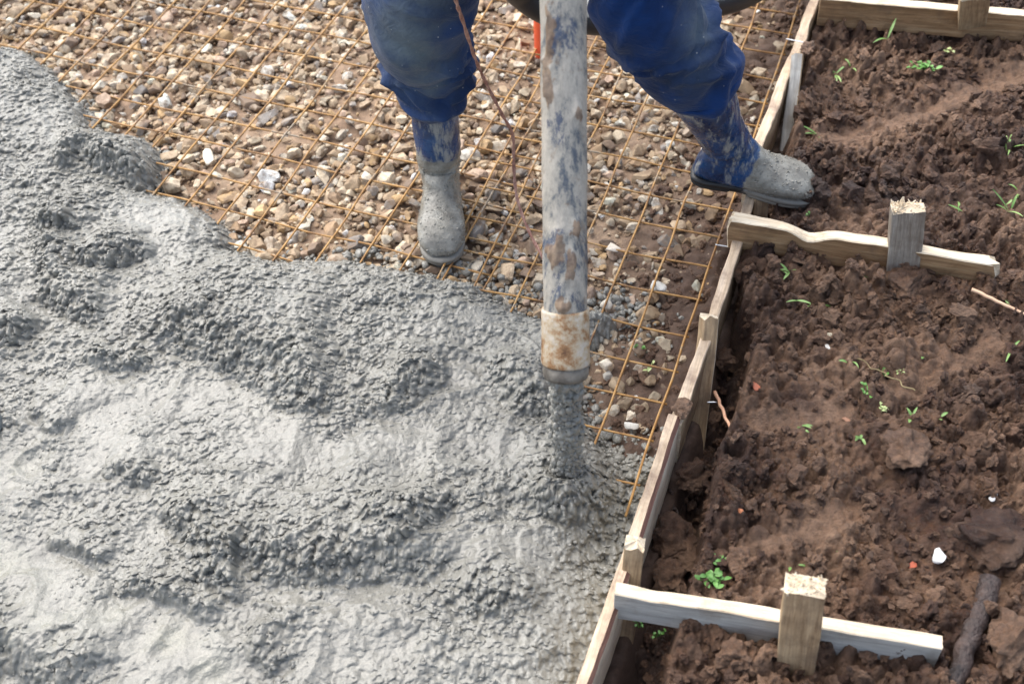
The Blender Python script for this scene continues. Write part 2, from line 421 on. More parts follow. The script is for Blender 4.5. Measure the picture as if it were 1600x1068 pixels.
def build_gravel():
    pos, size, tone = [], [], []
    def area_ok(x, y): return True
    layers = [(.0062, 12000, -.036), (.0115, 9000, -.034), (.0185, 4200, -.034), (.026, 650, -.034)]
    for r0, n, z0 in layers:
        x = RG.uniform(-2.0, 1.1, n * 2); y = RG.uniform(1.2, 4.0, n * 2)
        s = s_of(x, y); ins = inside(x, y, EP); d, _, _ = polydist(x, y, EP, True)
        dirt = sst(-.34, -.08, s + .12 * fbm(x, y, 5, 3, 5))
        patch = sst(-.38, .25, fbm(x, y, 3.2, 3, 31))            # bare sandy patches
        keep = (s < -.025) & (~ins | (d < .06)) & (RG.uniform(0, 1, n * 2) < (1 - .72 * dirt) * (.35 + .65 * patch))
        x, y = x[keep][:n], y[keep][:n]
        r = r0 * RG.uniform(.75, 1.4, len(x))
        for k in range(len(x)):
            pos.append((x[k], y[k], z0 + r[k] * RG.uniform(.0, .55))); size.append(r[k])
            c = np.clip(PAL[RG.choice(len(PAL), p=PW)] * RG.uniform(.85, 1.3), 0, .85)
            dd = float(dirt[keep][k]); c = c * (1 - .45 * dd * (RG.uniform() < .75))
            tone.append(c)
    size = np.array(size); big = size > .0105
    pos = np.array(pos); tone = np.array(tone)
    # one object: fine stones from light templates, coarse ones from dense templates
    a = scatter('gravel', T_rock, pos[~big], size[~big], (.5, .8), MG, tone[~big])
    b2 = scatter('gravel_b', T_rock_hi, pos[big], size[big], (.45, .8), MG, tone[big], smooth=False)
    va = np.empty(len(a.data.vertices) * 3, np.float32); a.data.vertices.foreach_get('co', va)
    vb = np.empty(len(b2.data.vertices) * 3, np.float32); b2.data.vertices.foreach_get('co', vb)
    bm = bmesh.new(); bm.from_mesh(a.data); bm.from_mesh(b2.data); bm.to_mesh(a.data); bm.free()
    me = b2.data; bpy.data.objects.remove(b2); bpy.data.meshes.remove(me)
    tag(a, kind='stuff', label='loose mixed pebbles and crushed stone lying under the rusty mesh', cat='gravel')
build_gravel()

# ------------------------------------------------------------------ concrete
# feet of the slumped lobes: (pixels, rise width, height, decay)
SCARPS = [
    ([(60, 250), (100, 262), (128, 240), (160, 262), (200, 274), (248, 266)], .05, .055, .12),
    ([(50, 300), (48, 400), (53, 457), (96, 482), (153, 507), (182, 490)], .06, .040, .10),
    ([(50, 352), (64, 358), (100, 362), (132, 352)], .03, .030, .06),
    ([(105, 400), (139, 418), (190, 405), (240, 392), (252, 372)], .05, .042, .14),
    ([(180, 500), (240, 538), (290, 540), (330, 566), (400, 606), (430, 632), (480, 644), (545, 624), (566, 612)], .12, .055, .25),
    ([(566, 606), (600, 638), (640, 634), (690, 590), (700, 540)], .09, .042, .18),
    ([(-40, 540), (0, 538), (40, 524), (75, 500)], .05, .05, .12),
    ([(240, 780), (266, 826), (319, 902), (383, 930), (392, 905)], .06, .040, .13),
    ([(335, 800), (345, 845), (415, 898), (495, 902), (558, 898), (675, 896), (740, 850)], .08, .048, .20),
    ([(560, 770), (568, 815), (598, 856), (630, 850), (668, 822), (722, 775)], .05, .035, .10),
    ([(60, 845), (85, 856), (128, 864), (160, 885)], .02, .026, .06),
    ([(170, 912), (185, 925), (266, 944), (300, 956), (345, 975)], .03, .022, .08),
    ([(-60, 1100), (0, 1040), (50, 1060), (90, 1100)], .06, .05, .1),
    ([(150, 735), (200, 748), (235, 750), (262, 730)], .04, .028, .09),
    ([(820, 735), (835, 785), (880, 806), (940, 812), (985, 790), (1010, 745)], .05, .045, .11),
    ([(745, 560), (775, 600), (800, 632), (850, 640), (900, 620)], .07, .045, .14),
    ([(690, 930), (760, 950), (830, 945), (870, 910)], .06, .022, .12),
    ([(380, 960), (384, 1010), (420, 1060)], .03, .022, .08),
    ([(40, 640), (75, 668), (110, 672)], .03, .02, .07),
    ([(120, 552), (150, 568), (220, 572), (245, 560)], .03, .018, .06),
]
SMOOTH = [(560, 690, .22, .055), (250, 610, .17, .06), (430, 655, .08, .04), (90, 640, .1, .05), (60, 860, .09, .06), (230, 965, .13, .05), (300, 1030, .1, .05), (180, 700, .1, .04),
          (280, 320, .14, .07), (790, 700, .09, .05), (560, 1010, .15, .06), (760, 480, .06, .04), (20, 720, .08, .06), (430, 340, .1, .05), (770, 840, .12, .05), (60, 960, .05, .08)]
SLURRY = [(215, 950, .10, .04), (270, 990, .07, .05), (30, 880, .07, .07), (60, 990, .05, .09), (330, 1050, .08, .05), (10, 720, .05, .06), (100, 930, .05, .06)]
def concrete_height(X, Y, detail=True):
    ins = inside(X, Y, EP); d, _, _ = polydist(X, Y, EP, True); din = np.where(ins, d, -d) + .014 * fbm(X, Y, 14, 3, 61) + .010 * fbm(X, Y, 48, 3, 62)
    s = s_of(X, Y)
    z = -.045 + .085 * (1 - np.exp(-np.clip(din, 0, 9) / .045)) + .3 * np.clip(din, -.2, 0)
    low = np.exp(-((un(985, 790, .0)[0] - X) ** 2 + (un(985, 790, .0)[1] - Y) ** 2) / .13 ** 2)
    z = z - .060 * low * sst(.4, -.02, -s * 0 + 0) if False else z
    rough = np.full(X.shape, .40) + .65 * fbm(X, Y, 4.2, 4, 17)
    zs = np.zeros(X.shape); near = np.zeros(X.shape); rs = np.zeros(X.shape)
    for pts, wd, amp, dec in SCARPS:
        W = P2(pts, .05); x0, y0 = W.min(0) - .5; x1, y1 = W.max(0) + .5
        m = (X > x0) & (X < x1) & (Y > y0) & (Y < y1)
        if not m.any(): continue
        Xm = X[m] + .016 * fbm(X[m], Y[m], 9, 3, 40); Ym = Y[m] + .016 * fbm(X[m], Y[m], 9, 3, 50)
        dd, side, par = polydist(Xm, Ym, W)
        up = side > 0
        fade = sst(0, .16, par) * sst(1, .84, par)
        e = np.where(up, sst(0, wd, dd) * np.exp(-np.clip(dd - wd, 0, 9) / dec), 0) * amp * .85 * fade
        e = e - np.where(~up, .008 * np.exp(-dd / .03), 0) * fade
        zs[m] += e; near[m] = np.maximum(near[m], np.exp(-(dd / .05) ** 2))
        rs[m] += np.where(up, .6 * sst(-.004, .012, dd) * np.exp(-np.clip(dd - wd * .8, 0, 9) / .06), 0) * fade
    nb = boxblur(near, 3); zs = zs * nb + boxblur(zs, 9) * (1 - nb); z = z + boxblur(zs, 1); rough = rough + boxblur(rs, 4)
    for px, py, rx, ry in SMOOTH:
        c = un(px, py, .06); q = np.exp(-((X - c[0]) / rx) ** 2 - ((Y - c[1]) / ry) ** 2)
        rough -= .65 * q * (.7 + .6 * fbm(X, Y, 8, 3, 19))
    rough += .45 * np.exp(-np.clip(din, 0, 9) / .035)
    slur = np.zeros(X.shape)
    for px, py, rx, ry in SLURRY:
        c = un(px, py, .06); q = np.exp(-((X - c[0]) / rx) ** 2 - ((Y - c[1]) / ry) ** 2)
        slur = np.maximum(slur, q * sst(-.25, .3, fbm(X, Y, 9, 4, 72)))
        rough -= .4 * q
    z = z + .013 * fbm(X, Y, 3.0, 3, 21) + .007 * fbm(X, Y, 11, 3, 22)
    fx, fy = X + .12 * fbm(X, Y, 3.5, 2, 401), Y + .12 * fbm(X, Y, 3.5, 2, 402)
    z = z + .010 * (1 - np.abs(fbm(fx, fy * 1.6, 4.2, 2, 403)) * 3).clip(0) ** 1.5 * sst(.0, .12, din)
    z = z + slur * .006 * fbm(X + .02 * fbm(X, Y, 12, 2, 5), Y, 38, 3, 29)
    # the pour: heaped round the falling stream
    c = un(883, 735, .06); r2 = (X - c[0]) ** 2 + (Y - c[1]) ** 2
    z = z + .022 * np.exp(-r2 / .10 ** 2) - .035 * np.exp(-r2 / .028 ** 2); rough += .5 * np.exp(-r2 / .14 ** 2)
    # thin layer by the formwork, where the mesh edge still shows
    e0 = P2([(1005, 725), (985, 790), (965, 850), (955, 875)], 0); de, _, _ = polydist(X, Y, e0)
    lowm = np.exp(-(de / .075) ** 2); z = z * (1 - lowm) + lowm * -.026
    rough += .5 * lowm
    rough = np.clip(rough, .03, 1.25); rough = .20 + .85 * rough; rough = rough * (1 - .55 * slur)
    if detail:
        wx = X + .005 * fbm(X, Y, 55, 3, 81); wy = Y + .005 * fbm(X, Y, 55, 3, 91)
        b = 0
        for cell, amp, sd in ((.024, .0085, 3), (.0135, .0095, 4), (.0080, .0062, 5)):
            F, rid = worley(wx, wy, cell, sd)
            dome = np.sqrt(np.clip(1 - (F / .62) ** 2, 0, 1)) * (.35 + .65 * rid)
            sparse = sst(.12, .5, rid * .55 + rough * .7 - .06)
            b = b + amp * dome * sparse
        z = z + b * rough ** 1.1 + .0045 * rough * fbm(X, Y, 60, 3, 23) - .008 * rough * np.abs(fbm(X, Y, 26, 2, 24)) ** .6 + .004 * rough
    return z, rough, slur, din, (b * rough if detail else 0)
def build_concrete():
    X, Y = grid(-1.9, .70, .82, 3.40, .0025)
    s = s_of(X, Y)
    z, rough, slur, din, bb = concrete_height(X, Y)
    # slump the crests a little towards the camera so that lumps overhang
    dzy = np.gradient(z, axis=0) / .0031
    Yd = Y - 1.0 * bb
    f = grid_faces(*X.shape)
    ok = (din > -.03) & (s < -.012)
    ok = ok.ravel(); f = f[ok[f].all(1)]
    vs = np.stack([X, Yd, z], -1).reshape(-1, 3)
    used = np.zeros(len(vs), bool); used[f.ravel()] = True; idx = np.cumsum(used) - 1
    c = np.stack([rough, slur, 0 * slur], -1).reshape(-1, 3)
    # coated aggregate standing proud of the paste where it is coarse
    n = 60000; ry, rx = RG.integers(2, X.shape[0] - 2, n), RG.integers(2, X.shape[1] - 2, n)
    gx, gy, gz, gr = X[ry, rx], Yd[ry, rx], z[ry, rx], rough[ry, rx]
    keep = (din[ry, rx] > .004) & (s[ry, rx] < -.05) & (RG.uniform(0, 1, n) < (gr - .12) * .62)
    gx, gy, gz, gr = gx[keep], gy[keep], gz[keep], gr[keep]
    r = np.clip(.0026 * np.exp(np.abs(RG.normal(0, .45, len(gx)))), .0022, .0085) * (.75 + .35 * gr)
    V2, F2, off = [], [], int(used.sum())
    for k in range(len(gx)):
        tv, tf = T_lump[k % len(T_lump)]; a = RG.uniform(0, 6.28); ca, sa = math.cos(a), math.sin(a)
        v = (tv * r[k] * np.array([1.25, .95, .85])) @ np.array([[ca, sa, 0], [-sa, ca, 0], [0, 0, 1]]) + [gx[k], gy[k], gz[k] - r[k] * .12]
        V2.append(v); F2.append(tf + off); off += len(tv)
    # cement coated stones thrown clear of the edge
    for px, py, sx, sy, m_ in ((700, 412, .09, .02, 150), (780, 446, .07, .02, 120), (955, 480, .06, .045, 260), (450, 392, .12, .012, 70), (560, 388, .1, .012, 60), (365, 372, .03, .03, 40), (255, 250, .02, .04, 50), (135, 170, .03, .06, 60), (960, 690, .05, .03, 120), (925, 640, .02, .05, 60)):
        c0 = un(px, py, 0); 
        for k in range(m_):
            rr = float(np.clip(.004 * math.exp(abs(RG.normal(0, .5))), .003, .013)); q = c0 + [RG.normal(0, sx), RG.normal(0, sy), -.030 + rr * RG.uniform(.2, 1.2)]
            tv, tf = T_lump[k % 6]; a = RG.uniform(0, 6.28); ca, sa = math.cos(a), math.sin(a)
            V2.append((tv * rr * np.array([1.2, .95, .8])) @ np.array([[ca, sa, 0], [-sa, ca, 0], [0, 0, 1]]) + q); F2.append(tf + off); off += len(tv)
    V2 = np.vstack(V2); cc = np.vstack([c[used], np.tile([.8, 0, 0], (len(V2), 1))])
    o = mesh_np('wet_concrete', np.vstack([vs[used], V2]), [idx[f], np.vstack(F2)], MC, col={'rough': np.clip(cc, 0, 1)})
    tag(o, kind='stuff', label='freshly poured grey wet concrete spreading over the rusty mesh and gravel', cat='concrete')
build_concrete()

# ------------------------------------------------------------------ soil outside the formwork
bank_px = [(1215, -60), (1262, 60), (1235, 190), (1215, 300), (1160, 400), (1150, 470), (1175, 500), (1165, 560), (1142, 640), (1112, 700), (1100, 800), (1072, 900), (1040, 1010), (1020, 1100), (1000, 1250)]
BK = P2(bank_px, .09)
def soil_height(X, Y, detail=True):
    s = s_of(X, Y)
    d, side, par = polydist(X, Y, BK)          # travelling towards the camera: the bank is on the left
    dl = np.where(side > 0, d, -d) + .010 * fbm(X, Y, 20, 3, 201) * sst(1.2, 2.0, Y)
    top = .085 + .022 * fbm(X, Y, 2.2, 4, 203) + .02 * fbm(X, Y, 7, 4, 204)
    top = top - .05 * sst(2.2, 2.9, Y) * sst(.5, 0, np.abs(s - .25))
    tr = -.11 + .03 * fbm(X, Y, 9, 3, 205) + .05 * sst(2.1, 2.4, Y)
    z = tr + (top - tr) * sst(-.012, .022, dl)
    lumpy = np.clip(.72 + .8 * fbm(X, Y, 3.5, 3, 207), .25, 1.2)
    # smeared trails of flattened mud
    tone = np.zeros(X.shape)
    for pl, wd in (([(1310, 205), (1400, 180), (1480, 150), (1620, 95)], .055), ([(1180, 660), (1240, 655), (1330, 640)], .03), ([(1390, 600), (1420, 610), (1450, 590)], .035), ([(1150, 870), (1250, 830), (1330, 790)], .035), ([(1500, 560), (1560, 530)], .04)):
        dd, _, _ = polydist(X, Y, P2(pl, .1)); q = np.exp(-(dd / wd) ** 2)
        lumpy *= 1 - .72 * q; tone = np.maximum(tone, q * .7)
    tone = np.maximum(tone, .55 * sst(-.1, .35, fbm(X, Y, 3, 4, 209)) * sst(1.7, 1.0, X))
    if detail:
        wx = X + .02 * fbm(X, Y, 18, 3, 221); wy = Y + .02 * fbm(X, Y, 18, 3, 222)
        F, r = worley(wx, wy, .055, 31); z = z + .042 * lumpy * np.sqrt(np.clip(1 - (F / .7) ** 2, 0, 1)) * (.2 + .8 * r)
        F, r = worley(wx, wy, .026, 32); z = z + .031 * lumpy * np.sqrt(np.clip(1 - (F / .65) ** 2, 0, 1)) * (.3 + .7 * r)
        F, r = worley(wx, wy, .012, 33); z = z + .015 * lumpy * np.sqrt(np.clip(1 - (F / .65) ** 2, 0, 1)) * (.3 + .7 * r)
        z = z - lumpy * .022 * sst(.18, .5, fbm(X, Y, 17, 4, 217)) + lumpy * (.022 * fbm(X, Y, 24, 5, 212, .6) - .026 * (1 - np.abs(fbm(X, Y, 13, 3, 213)) * 2.2).clip(0) ** 3)
        z = z + .003 * fbm(X, Y, 50, 4, 214)
    wall = sst(-.02, .0, dl) * sst(.03, .01, dl)
    return z, tone * sst(0, .02, dl), wall, dl
def build_soil():
    X, Y = grid(.05, 2.0, .78, 3.5, .0036)
    z, tone, wall, dl = soil_height(X, Y)
    s = s_of(X, Y)
    z = z - 0.0
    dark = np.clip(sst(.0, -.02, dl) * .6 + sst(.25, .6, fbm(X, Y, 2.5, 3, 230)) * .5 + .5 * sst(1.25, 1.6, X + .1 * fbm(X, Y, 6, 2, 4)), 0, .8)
    ok = (s > .017).ravel(); f = grid_faces(*X.shape); f = f[ok[f].all(1)]
    vs = np.stack([X, Y, z], -1).reshape(-1, 3)
    used = np.zeros(len(vs), bool); used[f.ravel()] = True; idx = np.cumsum(used) - 1
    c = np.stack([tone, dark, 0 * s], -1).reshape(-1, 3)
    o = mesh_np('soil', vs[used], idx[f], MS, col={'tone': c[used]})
    tag(o, kind='structure')
build_soil()
def soil_z(x, y, detail=True):
    return float(soil_height(np.array([[x]]), np.array([[y]]), detail)[0][0, 0])
def on_soil(px, py, dz=0):
    """walk the line of sight down to the soil"""
    z = .25
    for _ in range(60):
        p = un(px, py, z)
        if soil_z(p[0], p[1]) >= z: break
        z -= .006
    return np.array([p[0], p[1], z + dz])
def build_crumbs():
    n = 30000
    x = RG.uniform(.1, 2.0, n); y = RG.uniform(.85, 3.4, n); s = s_of(x, y)
    cl = fbm(x, y, 4, 3, 301) + .25
    keep = (s > .035) & (RG.uniform(-.45, .7, n) < cl); x, y = x[keep], y[keep]
    z, tone, wall, dl = soil_height(x, y)
    keep = (tone < .5) & (dl > -.2); x, y, z, dl = x[keep], y[keep], z[keep], dl[keep]
    r = .0036 * np.exp(np.abs(RG.normal(0, .68, len(x)))); r = np.clip(r, .0025, .030)
    pos = np.stack([x, y, z + r * .25], -1)
    tn = np.stack([RG.uniform(0, .65, len(x)) * (RG.uniform(0, 1, len(x)) < .5), RG.uniform(0, .6, len(x)) * (RG.uniform(0, 1, len(x)) < .5), 0 * x], -1)
    o = scatter('soil_crumbs', T_clod, pos, r, (.6, 1.0), MS, tn, smooth=False)
    tag(o, kind='stuff', label='loose dark brown crumbs and clods strewn over the dug soil', cat='soil')
    # muddy crumbs on the bed next to the formwork
    n = 2600
    t = RG.uniform(0, 2.6, n); s = -np.abs(RG.normal(0, .11, n)) - .03
    x = LB[0] + Dv[0] * t + Pr[0] * s; y = LB[1] + Dv[1] * t + Pr[1] * s
    k = ~inside(x, y, EP) & (s > -.32); x, y = x[k], y[k]
    r = np.clip(.004 * np.exp(np.abs(RG.normal(0, .6, len(x)))), .003, .016)
    pos = np.stack([x, y, -.035 + r * .4 + 0 * x], -1)
    o = scatter('mud_crumbs', T_clod, pos, r, (.5, .9), MS, np.stack([RG.uniform(0, .5, len(x)), 0 * x, 0 * x], -1))
    tag(o, kind='stuff', label='dark mud crumbs lying between the stones along the formwork', cat='mud')
build_crumbs()
def clod(px, py, r, seed, label, tone=(.2, .1, 0), sink=.35, flat=(.6, .8), name='mud_clod', cat='mud clod', z=None, group=None):
    p = on_soil(px, py) if z is None else un(px, py, z)
    tv, tf = T_clod_big[seed % len(T_clod_big)]
    r3 = random.Random(seed); sc = r * np.array([r3.uniform(.95, 1.25), r3.uniform(.8, 1), r3.uniform(*flat)])
    a = r3.uniform(0, 6); v = tv * sc; c, s = math.cos(a), math.sin(a); v = v @ np.array([[c, s, 0], [-s, c, 0], [0, 0, 1]])
    nn = np.array([mnoise.fractal(Vector(q) * 55, 1, 2, 4) for q in v]); v = v * (1 + .10 * nn[:, None] * min(1, .03 / r) * 2)
    o = mesh_np(name, v, tf, MS, col={'tone': np.tile(tone, (len(v), 1))}); o.location = V(p + [0, 0, r * sink]); tag(o, label, cat, group)
    return o
clod(1410, 705, .05, 1, 'large rounded mud clod sitting right of the middle of the soil', (.45, 0, 0), .1, (.5, .6))
clod(1420, 452, .042, 2, 'crusty mud clod in front of the stake on the upper cross board', (.25, 0, 0), .3)
clod(1548, 850, .075, 3, 'biggest dark mud clod above the dark root at the right edge', (.0, .45, 0), .35, (.6, .7))
clod(1082, 748, .036, 4, 'mud clod stuck in the trench beside the lower form board', (.15, .2, 0), .3, z=.0)
clod(1055, 850, .05, 5, 'reddish mud clod in the trench above the lower cross board', (.15, .1, 0), .2, z=-.03)
clod(1050, 905, .035, 6, 'small mud clod in the trench touching the lower cross board', (.3, 0, 0), .2, z=-.02)
clod(1165, 425, .05, 7, 'crumbly dark mud heap bridging trench below upper cross board', (.1, .2, 0), .1, z=.06)
clod(1215, 440, .05, 8, 'dark mud heap with grass right of the bridged trench', (.1, .3, 0), .1, z=.07)
clod(1330, 395, .04, 9, 'mud clod heaped against the middle of the upper cross board', (.1, .1, 0), .3, z=.10)
clod(1585, 1010, .05, 10, 'yellowish brown clod in the lower right corner', (.5, 0, 0), .15)
clod(1128, 560, .028, 11, 'small mud clod with a green leaf in the trench beside the pale stake', (.1, .2, 0), .2, z=-.02)
clod(1069, 640, .021, 12, 'flat lump of light mud lying on the joint of the form boards', (.75, 0, 0), .1, (.35, .5), z=.125)
clod(1160, 880, .028, 13, 'light brown clod beside the small green weed near the lower cross board', (.5, 0, 0), .2)
clod(1150, 1030, .034, 14, 'yellowish clod below the lower cross board', (.5, 0, 0), .05)
clod(1262, 78, .02, 15, 'small mud lump on top of the bark covered stake', (.6, 0, 0), .2, z=.15)

# ------------------------------------------------------------------ stones worth naming
def stone(px, py, r, seed, label, col, z=None, name='stone', cat='stone', flat=.7, T=None):
    p = on_soil(px, py) if z is None else un(px, py, z)
    tv, tf = T_rock_hi[seed % len(T_rock_hi)]; r3 = random.Random(seed * 3 + 1)
    v = tv * r * np.array([1.15, .9, flat]); a = r3.uniform(0, 6); c, s = math.cos(a), math.sin(a); v = v @ np.array([[c, s, 0], [-s, c, 0], [0, 0, 1]])
    m, nt, b = mat(name + '_mat', rough=.7); cc = coords(nt)
    nt.links.new(ramp(nt, noise(nt, cc, 60, 6, .7), [(.3, tuple(x * .6 for x in col)), (.6, col)]), b.inputs['Base Color']); bump(nt, b, noise(nt, cc, 150, 4), .5, .002)
    o = mesh_np(name, v, tf, m); o.location = V(p + [0, 0, r * .35]); tag(o, label, cat); return o
stone(1466, 872, .020, 1, 'bright white stone lying on the dark soil at the right', (.82, .80, .76))
stone(327, 250, .026, 2, 'largest pale cream stone lying on the gravel near the concrete edge', (.82, .74, .6), z=-.015)
stone(478, 301, .013, 3, 'white pebble between two mesh rows left of the standing boot', (.85, .82, .75), z=-.015)
stone(1297, 526, .011, 4, 'round beige pebble in the middle of the brown soil', (.55, .5, .38))
stone(1294, 543, .009, 5, 'small angular grey pebble just below the round beige one', (.6, .58, .54), flat=.4)
stone(1551, 778, .011, 6, 'small round white pebble near the right edge', (.78, .76, .72))
stone(957, 390, .020, 7, 'large cream stone under the mesh right of the delivery hose', (.74, .66, .55), z=-.012)
stone(1028, 452, .021, 8, 'pale grey stone under the mesh between hose and form board', (.60, .59, .55), z=-.014)
stone(950, 480, .019, 9, 'angular beige stone beside the hose end', (.66, .6, .5), z=-.012)
stone(945, 572, .019, 10, 'cream stone just right of the hose rim', (.7, .62, .5), z=-.012)
stone(985, 668, .016, 11, 'pale grey stone in the mud beside the pour', (.62, .60, .55), z=-.014)
stone(1182, 604, .019, 12, 'orange brick fragment pressed into the soil beside the trench', (.42, .13, .07), name='brick_fragment', cat='brick fragment', flat=.2)
stone(1156, 800, .008, 13, 'tiny orange brick chip at the trench edge', (.6, .22, .1), name='brick_fragment', cat='brick fragment', flat=.5)
stone(1424, 884, .009, 14, 'small red brick chip left of the white stone', (.5, .12, .06), name='brick_fragment', cat='brick fragment')
stone(1322, 657, .010, 15, 'flat orange brick chip pressed in the light mud streak', (.34, .17, .10), name='brick_fragment', cat='brick fragment', flat=.3)

# ------------------------------------------------------------------ rusty mesh sheets
def tube_np(pts, rad, n=8, caps=True):
    pts = np.asarray(pts, float); m = len(pts); rad = np.broadcast_to(rad, (m,)).astype(float)
    T = np.gradient(pts, axis=0); T /= np.linalg.norm(T, axis=1)[:, None]
    u = np.cross(T[0], [0, 0, 1.0]);
    if np.linalg.norm(u) < .2: u = np.cross(T[0], [0, 1.0, 0])
    u /= np.linalg.norm(u); vs = []
    for k in range(m):
        u = u - T[k] * (u @ T[k]); u /= np.linalg.norm(u); w_ = np.cross(T[k], u)
        a = np.linspace(0, 2 * np.pi, n, endpoint=False)
        vs.append(pts[k] + rad[k] * (np.cos(a)[:, None] * u + np.sin(a)[:, None] * w_))
    vs = np.vstack(vs); i = np.arange(m * n).reshape(m, n); j = np.roll(i, -1, 1)
    q = np.stack([i[:-1], j[:-1], j[1:], i[1:]], -1).reshape(-1, 4)
    f = [q]
    if caps: f = [q, i[0][::-1][None], i[-1][None]]
    return vs, f
def smooth_path(pts, n):
    pts = np.asarray(pts, float); m = len(pts); t = np.linspace(0, m - 1, n); out = []
    for x in t:
        k = min(int(x), m - 2); f = x - k
        p0, p1, p2, p3 = pts[max(k - 1, 0)], pts[k], pts[k + 1], pts[min(k + 2, m - 1)]
        out.append(.5 * ((2 * p1) + (-p0 + p2) * f + (2 * p0 - 5 * p1 + 4 * p2 - p3) * f * f + (-p0 + 3 * p1 - 3 * p2 + p3) * f ** 3))
    return np.array(out)
def mesh_sheet(O, ei, ej, i0, i1, j0, j1, label, zoff, ext=.1):
    root = empty('reinforcing_mesh', (*O, zoff), label, 'steel mesh', 'welded steel mesh sheets over the gravel')
    O = np.array([0, 0, 0.]); ei = np.array([*ei, 0]); ej = np.array([*ej, 0]); sag = lambda P: np.stack([.004 * vnoise(P[:, 0] * 6, P[:, 1] * 6, 4), .004 * vnoise(P[:, 0] * 6, P[:, 1] * 6, 5), .007 * vnoise(P[:, 0] * 3.1, P[:, 1] * 3.1, 3)], -1)
    for k, i in enumerate(range(i0, i1 + 1)):
        a = O + ei * i + ej * (j0 - ext * 2); b = O + ei * i + ej * (j1 + ext * 8)
        P = np.linspace(a, b, 40); P = P + sag(P) + [0, 0, .0058] + np.array([.004, 0, 0]) * RG.normal()
        v, f = tube_np(P, .0027); mesh_np('bar', v, f, MR, root)
    for j in range(j0, j1 + 1):
        a = O + ei * (i0 - .15) + ej * j; b = O + ei * (i1 + .13) + ej * j
        P = np.linspace(a, b, 40); P = P + sag(P) + ej * .04 * RG.normal()
        v, f = tube_np(P, .0025); mesh_np('bar', v, f, MR, root)
    return root
mesh_sheet((.54964, 2.28811), (.0929, -.0370), (-.03958, -.09931), -6, 0, -10, 8, 'narrower rusty mesh sheet along the form boards, right of the overlap', 0.0)
mesh_sheet((-.2364, 2.4301), (.09375, -.0397), (-.0433, -.0967), -16, 3, -12, 4, 'wide rusty mesh sheet on the left, running under the poured concrete', -.006)

# ------------------------------------------------------------------ timber
def plank(name, A, B, hgt, thk, mats, label=None, cat=None, group=None, parent=None, prof=None, side=None, jag=(0, 0), wob=.0015, seed=0, up=(0, 0, 1), taper=0):
    """board from A to B (centre of its top edge); height hangs down along -up; mats = (top edge, faces, ends)"""
    A, B = np.array(A, float), np.array(B, float); L = np.linalg.norm(B - A); ex = (B - A) / L
    up = np.array(up, float); ey = np.cross(up, ex); ey /= np.linalg.norm(ey); ez = np.cross(ex, ey)
    n = max(24, int(L / .012)); r = random.Random(seed + 500)
    # cross-section ring with slightly broken corners
    h2, t2 = hgt, thk / 2; c = .0022
    cr = .007 if len(mats) > 3 else c
    ring = [(-t2, -c), (-t2 + c, 0), (-t2 * .33, 0), (t2 * .33, 0), (t2 - cr, 0), (t2, -cr), (t2, -h2 * .33), (t2, -h2 * .66), (t2, -h2 + c), (t2 - c, -h2), (-t2 + c, -h2), (-t2, -h2 + c), (-t2, -h2 * .66), (-t2, -h2 * .33)]
    topi = {0, 1, 2, 3, 4}
    vs = []; K = len(ring)
    for q in range(n + 1):
        u = q / n; x = u * L
        dz = prof(u) if prof else 0; dy = side(u) if side else 0
        for k, (y, z) in enumerate(ring):
            o = Vector((x * 14, y * 60 + seed * 7, z * 40)); 
            e = wob * mnoise.fractal(o, 1, 2, 3)
            xx = x
            if q in (0, n):
                jg = jag[0] if q == 0 else jag[1]
                xx += (-1 if q == 0 else 1) * jg * abs(mnoise.noise(Vector((y * 260 + seed, z * 190, 3.3)))) * 1.8
            f = 1 - taper * (1 - u)
            top = z > -.4 * h2
            vs.append((xx, y * f + e + dy, z + (dz if top else 0) + mnoise.noise(o * .6) * wob * 1.2))
    vs = np.array(vs); i = np.arange((n + 1) * K).reshape(n + 1, K); j = np.roll(i, -1, 1)
    quads = np.stack([i[:-1], i[1:], j[1:], j[:-1]], -1).reshape(-1, 4)
    fm = np.tile([3 if (k == 4 and len(mats) > 3) else 0 if k in topi else 1 for k in range(K)], n)
    # ends as fans
    vs = np.vstack([vs, vs[i[0]].mean(0)[None] + [jag[0] * -.7, 0, 0], vs[i[-1]].mean(0)[None] + [jag[1] * .7, 0, 0]]); c0 = len(vs) - 2
    t0 = np.stack([np.full(K, c0), i[0], j[0]], -1); t1 = np.stack([np.full(K, c0 + 1), j[-1], i[-1]], -1)
    o = mesh_np(name, vs, [quads, np.vstack([t0, t1])], list(mats), parent, smooth=False, fmat=np.r_[fm, np.full(2 * K, 2)])
    mt = Matrix(((ex[0], ey[0], ez[0], A[0]), (ex[1], ey[1], ez[1], A[1]), (ex[2], ey[2], ez[2], A[2]), (0, 0, 0, 1)))
    o.matrix_world = mt
    if label: tag(o, label, cat, group)
    return o
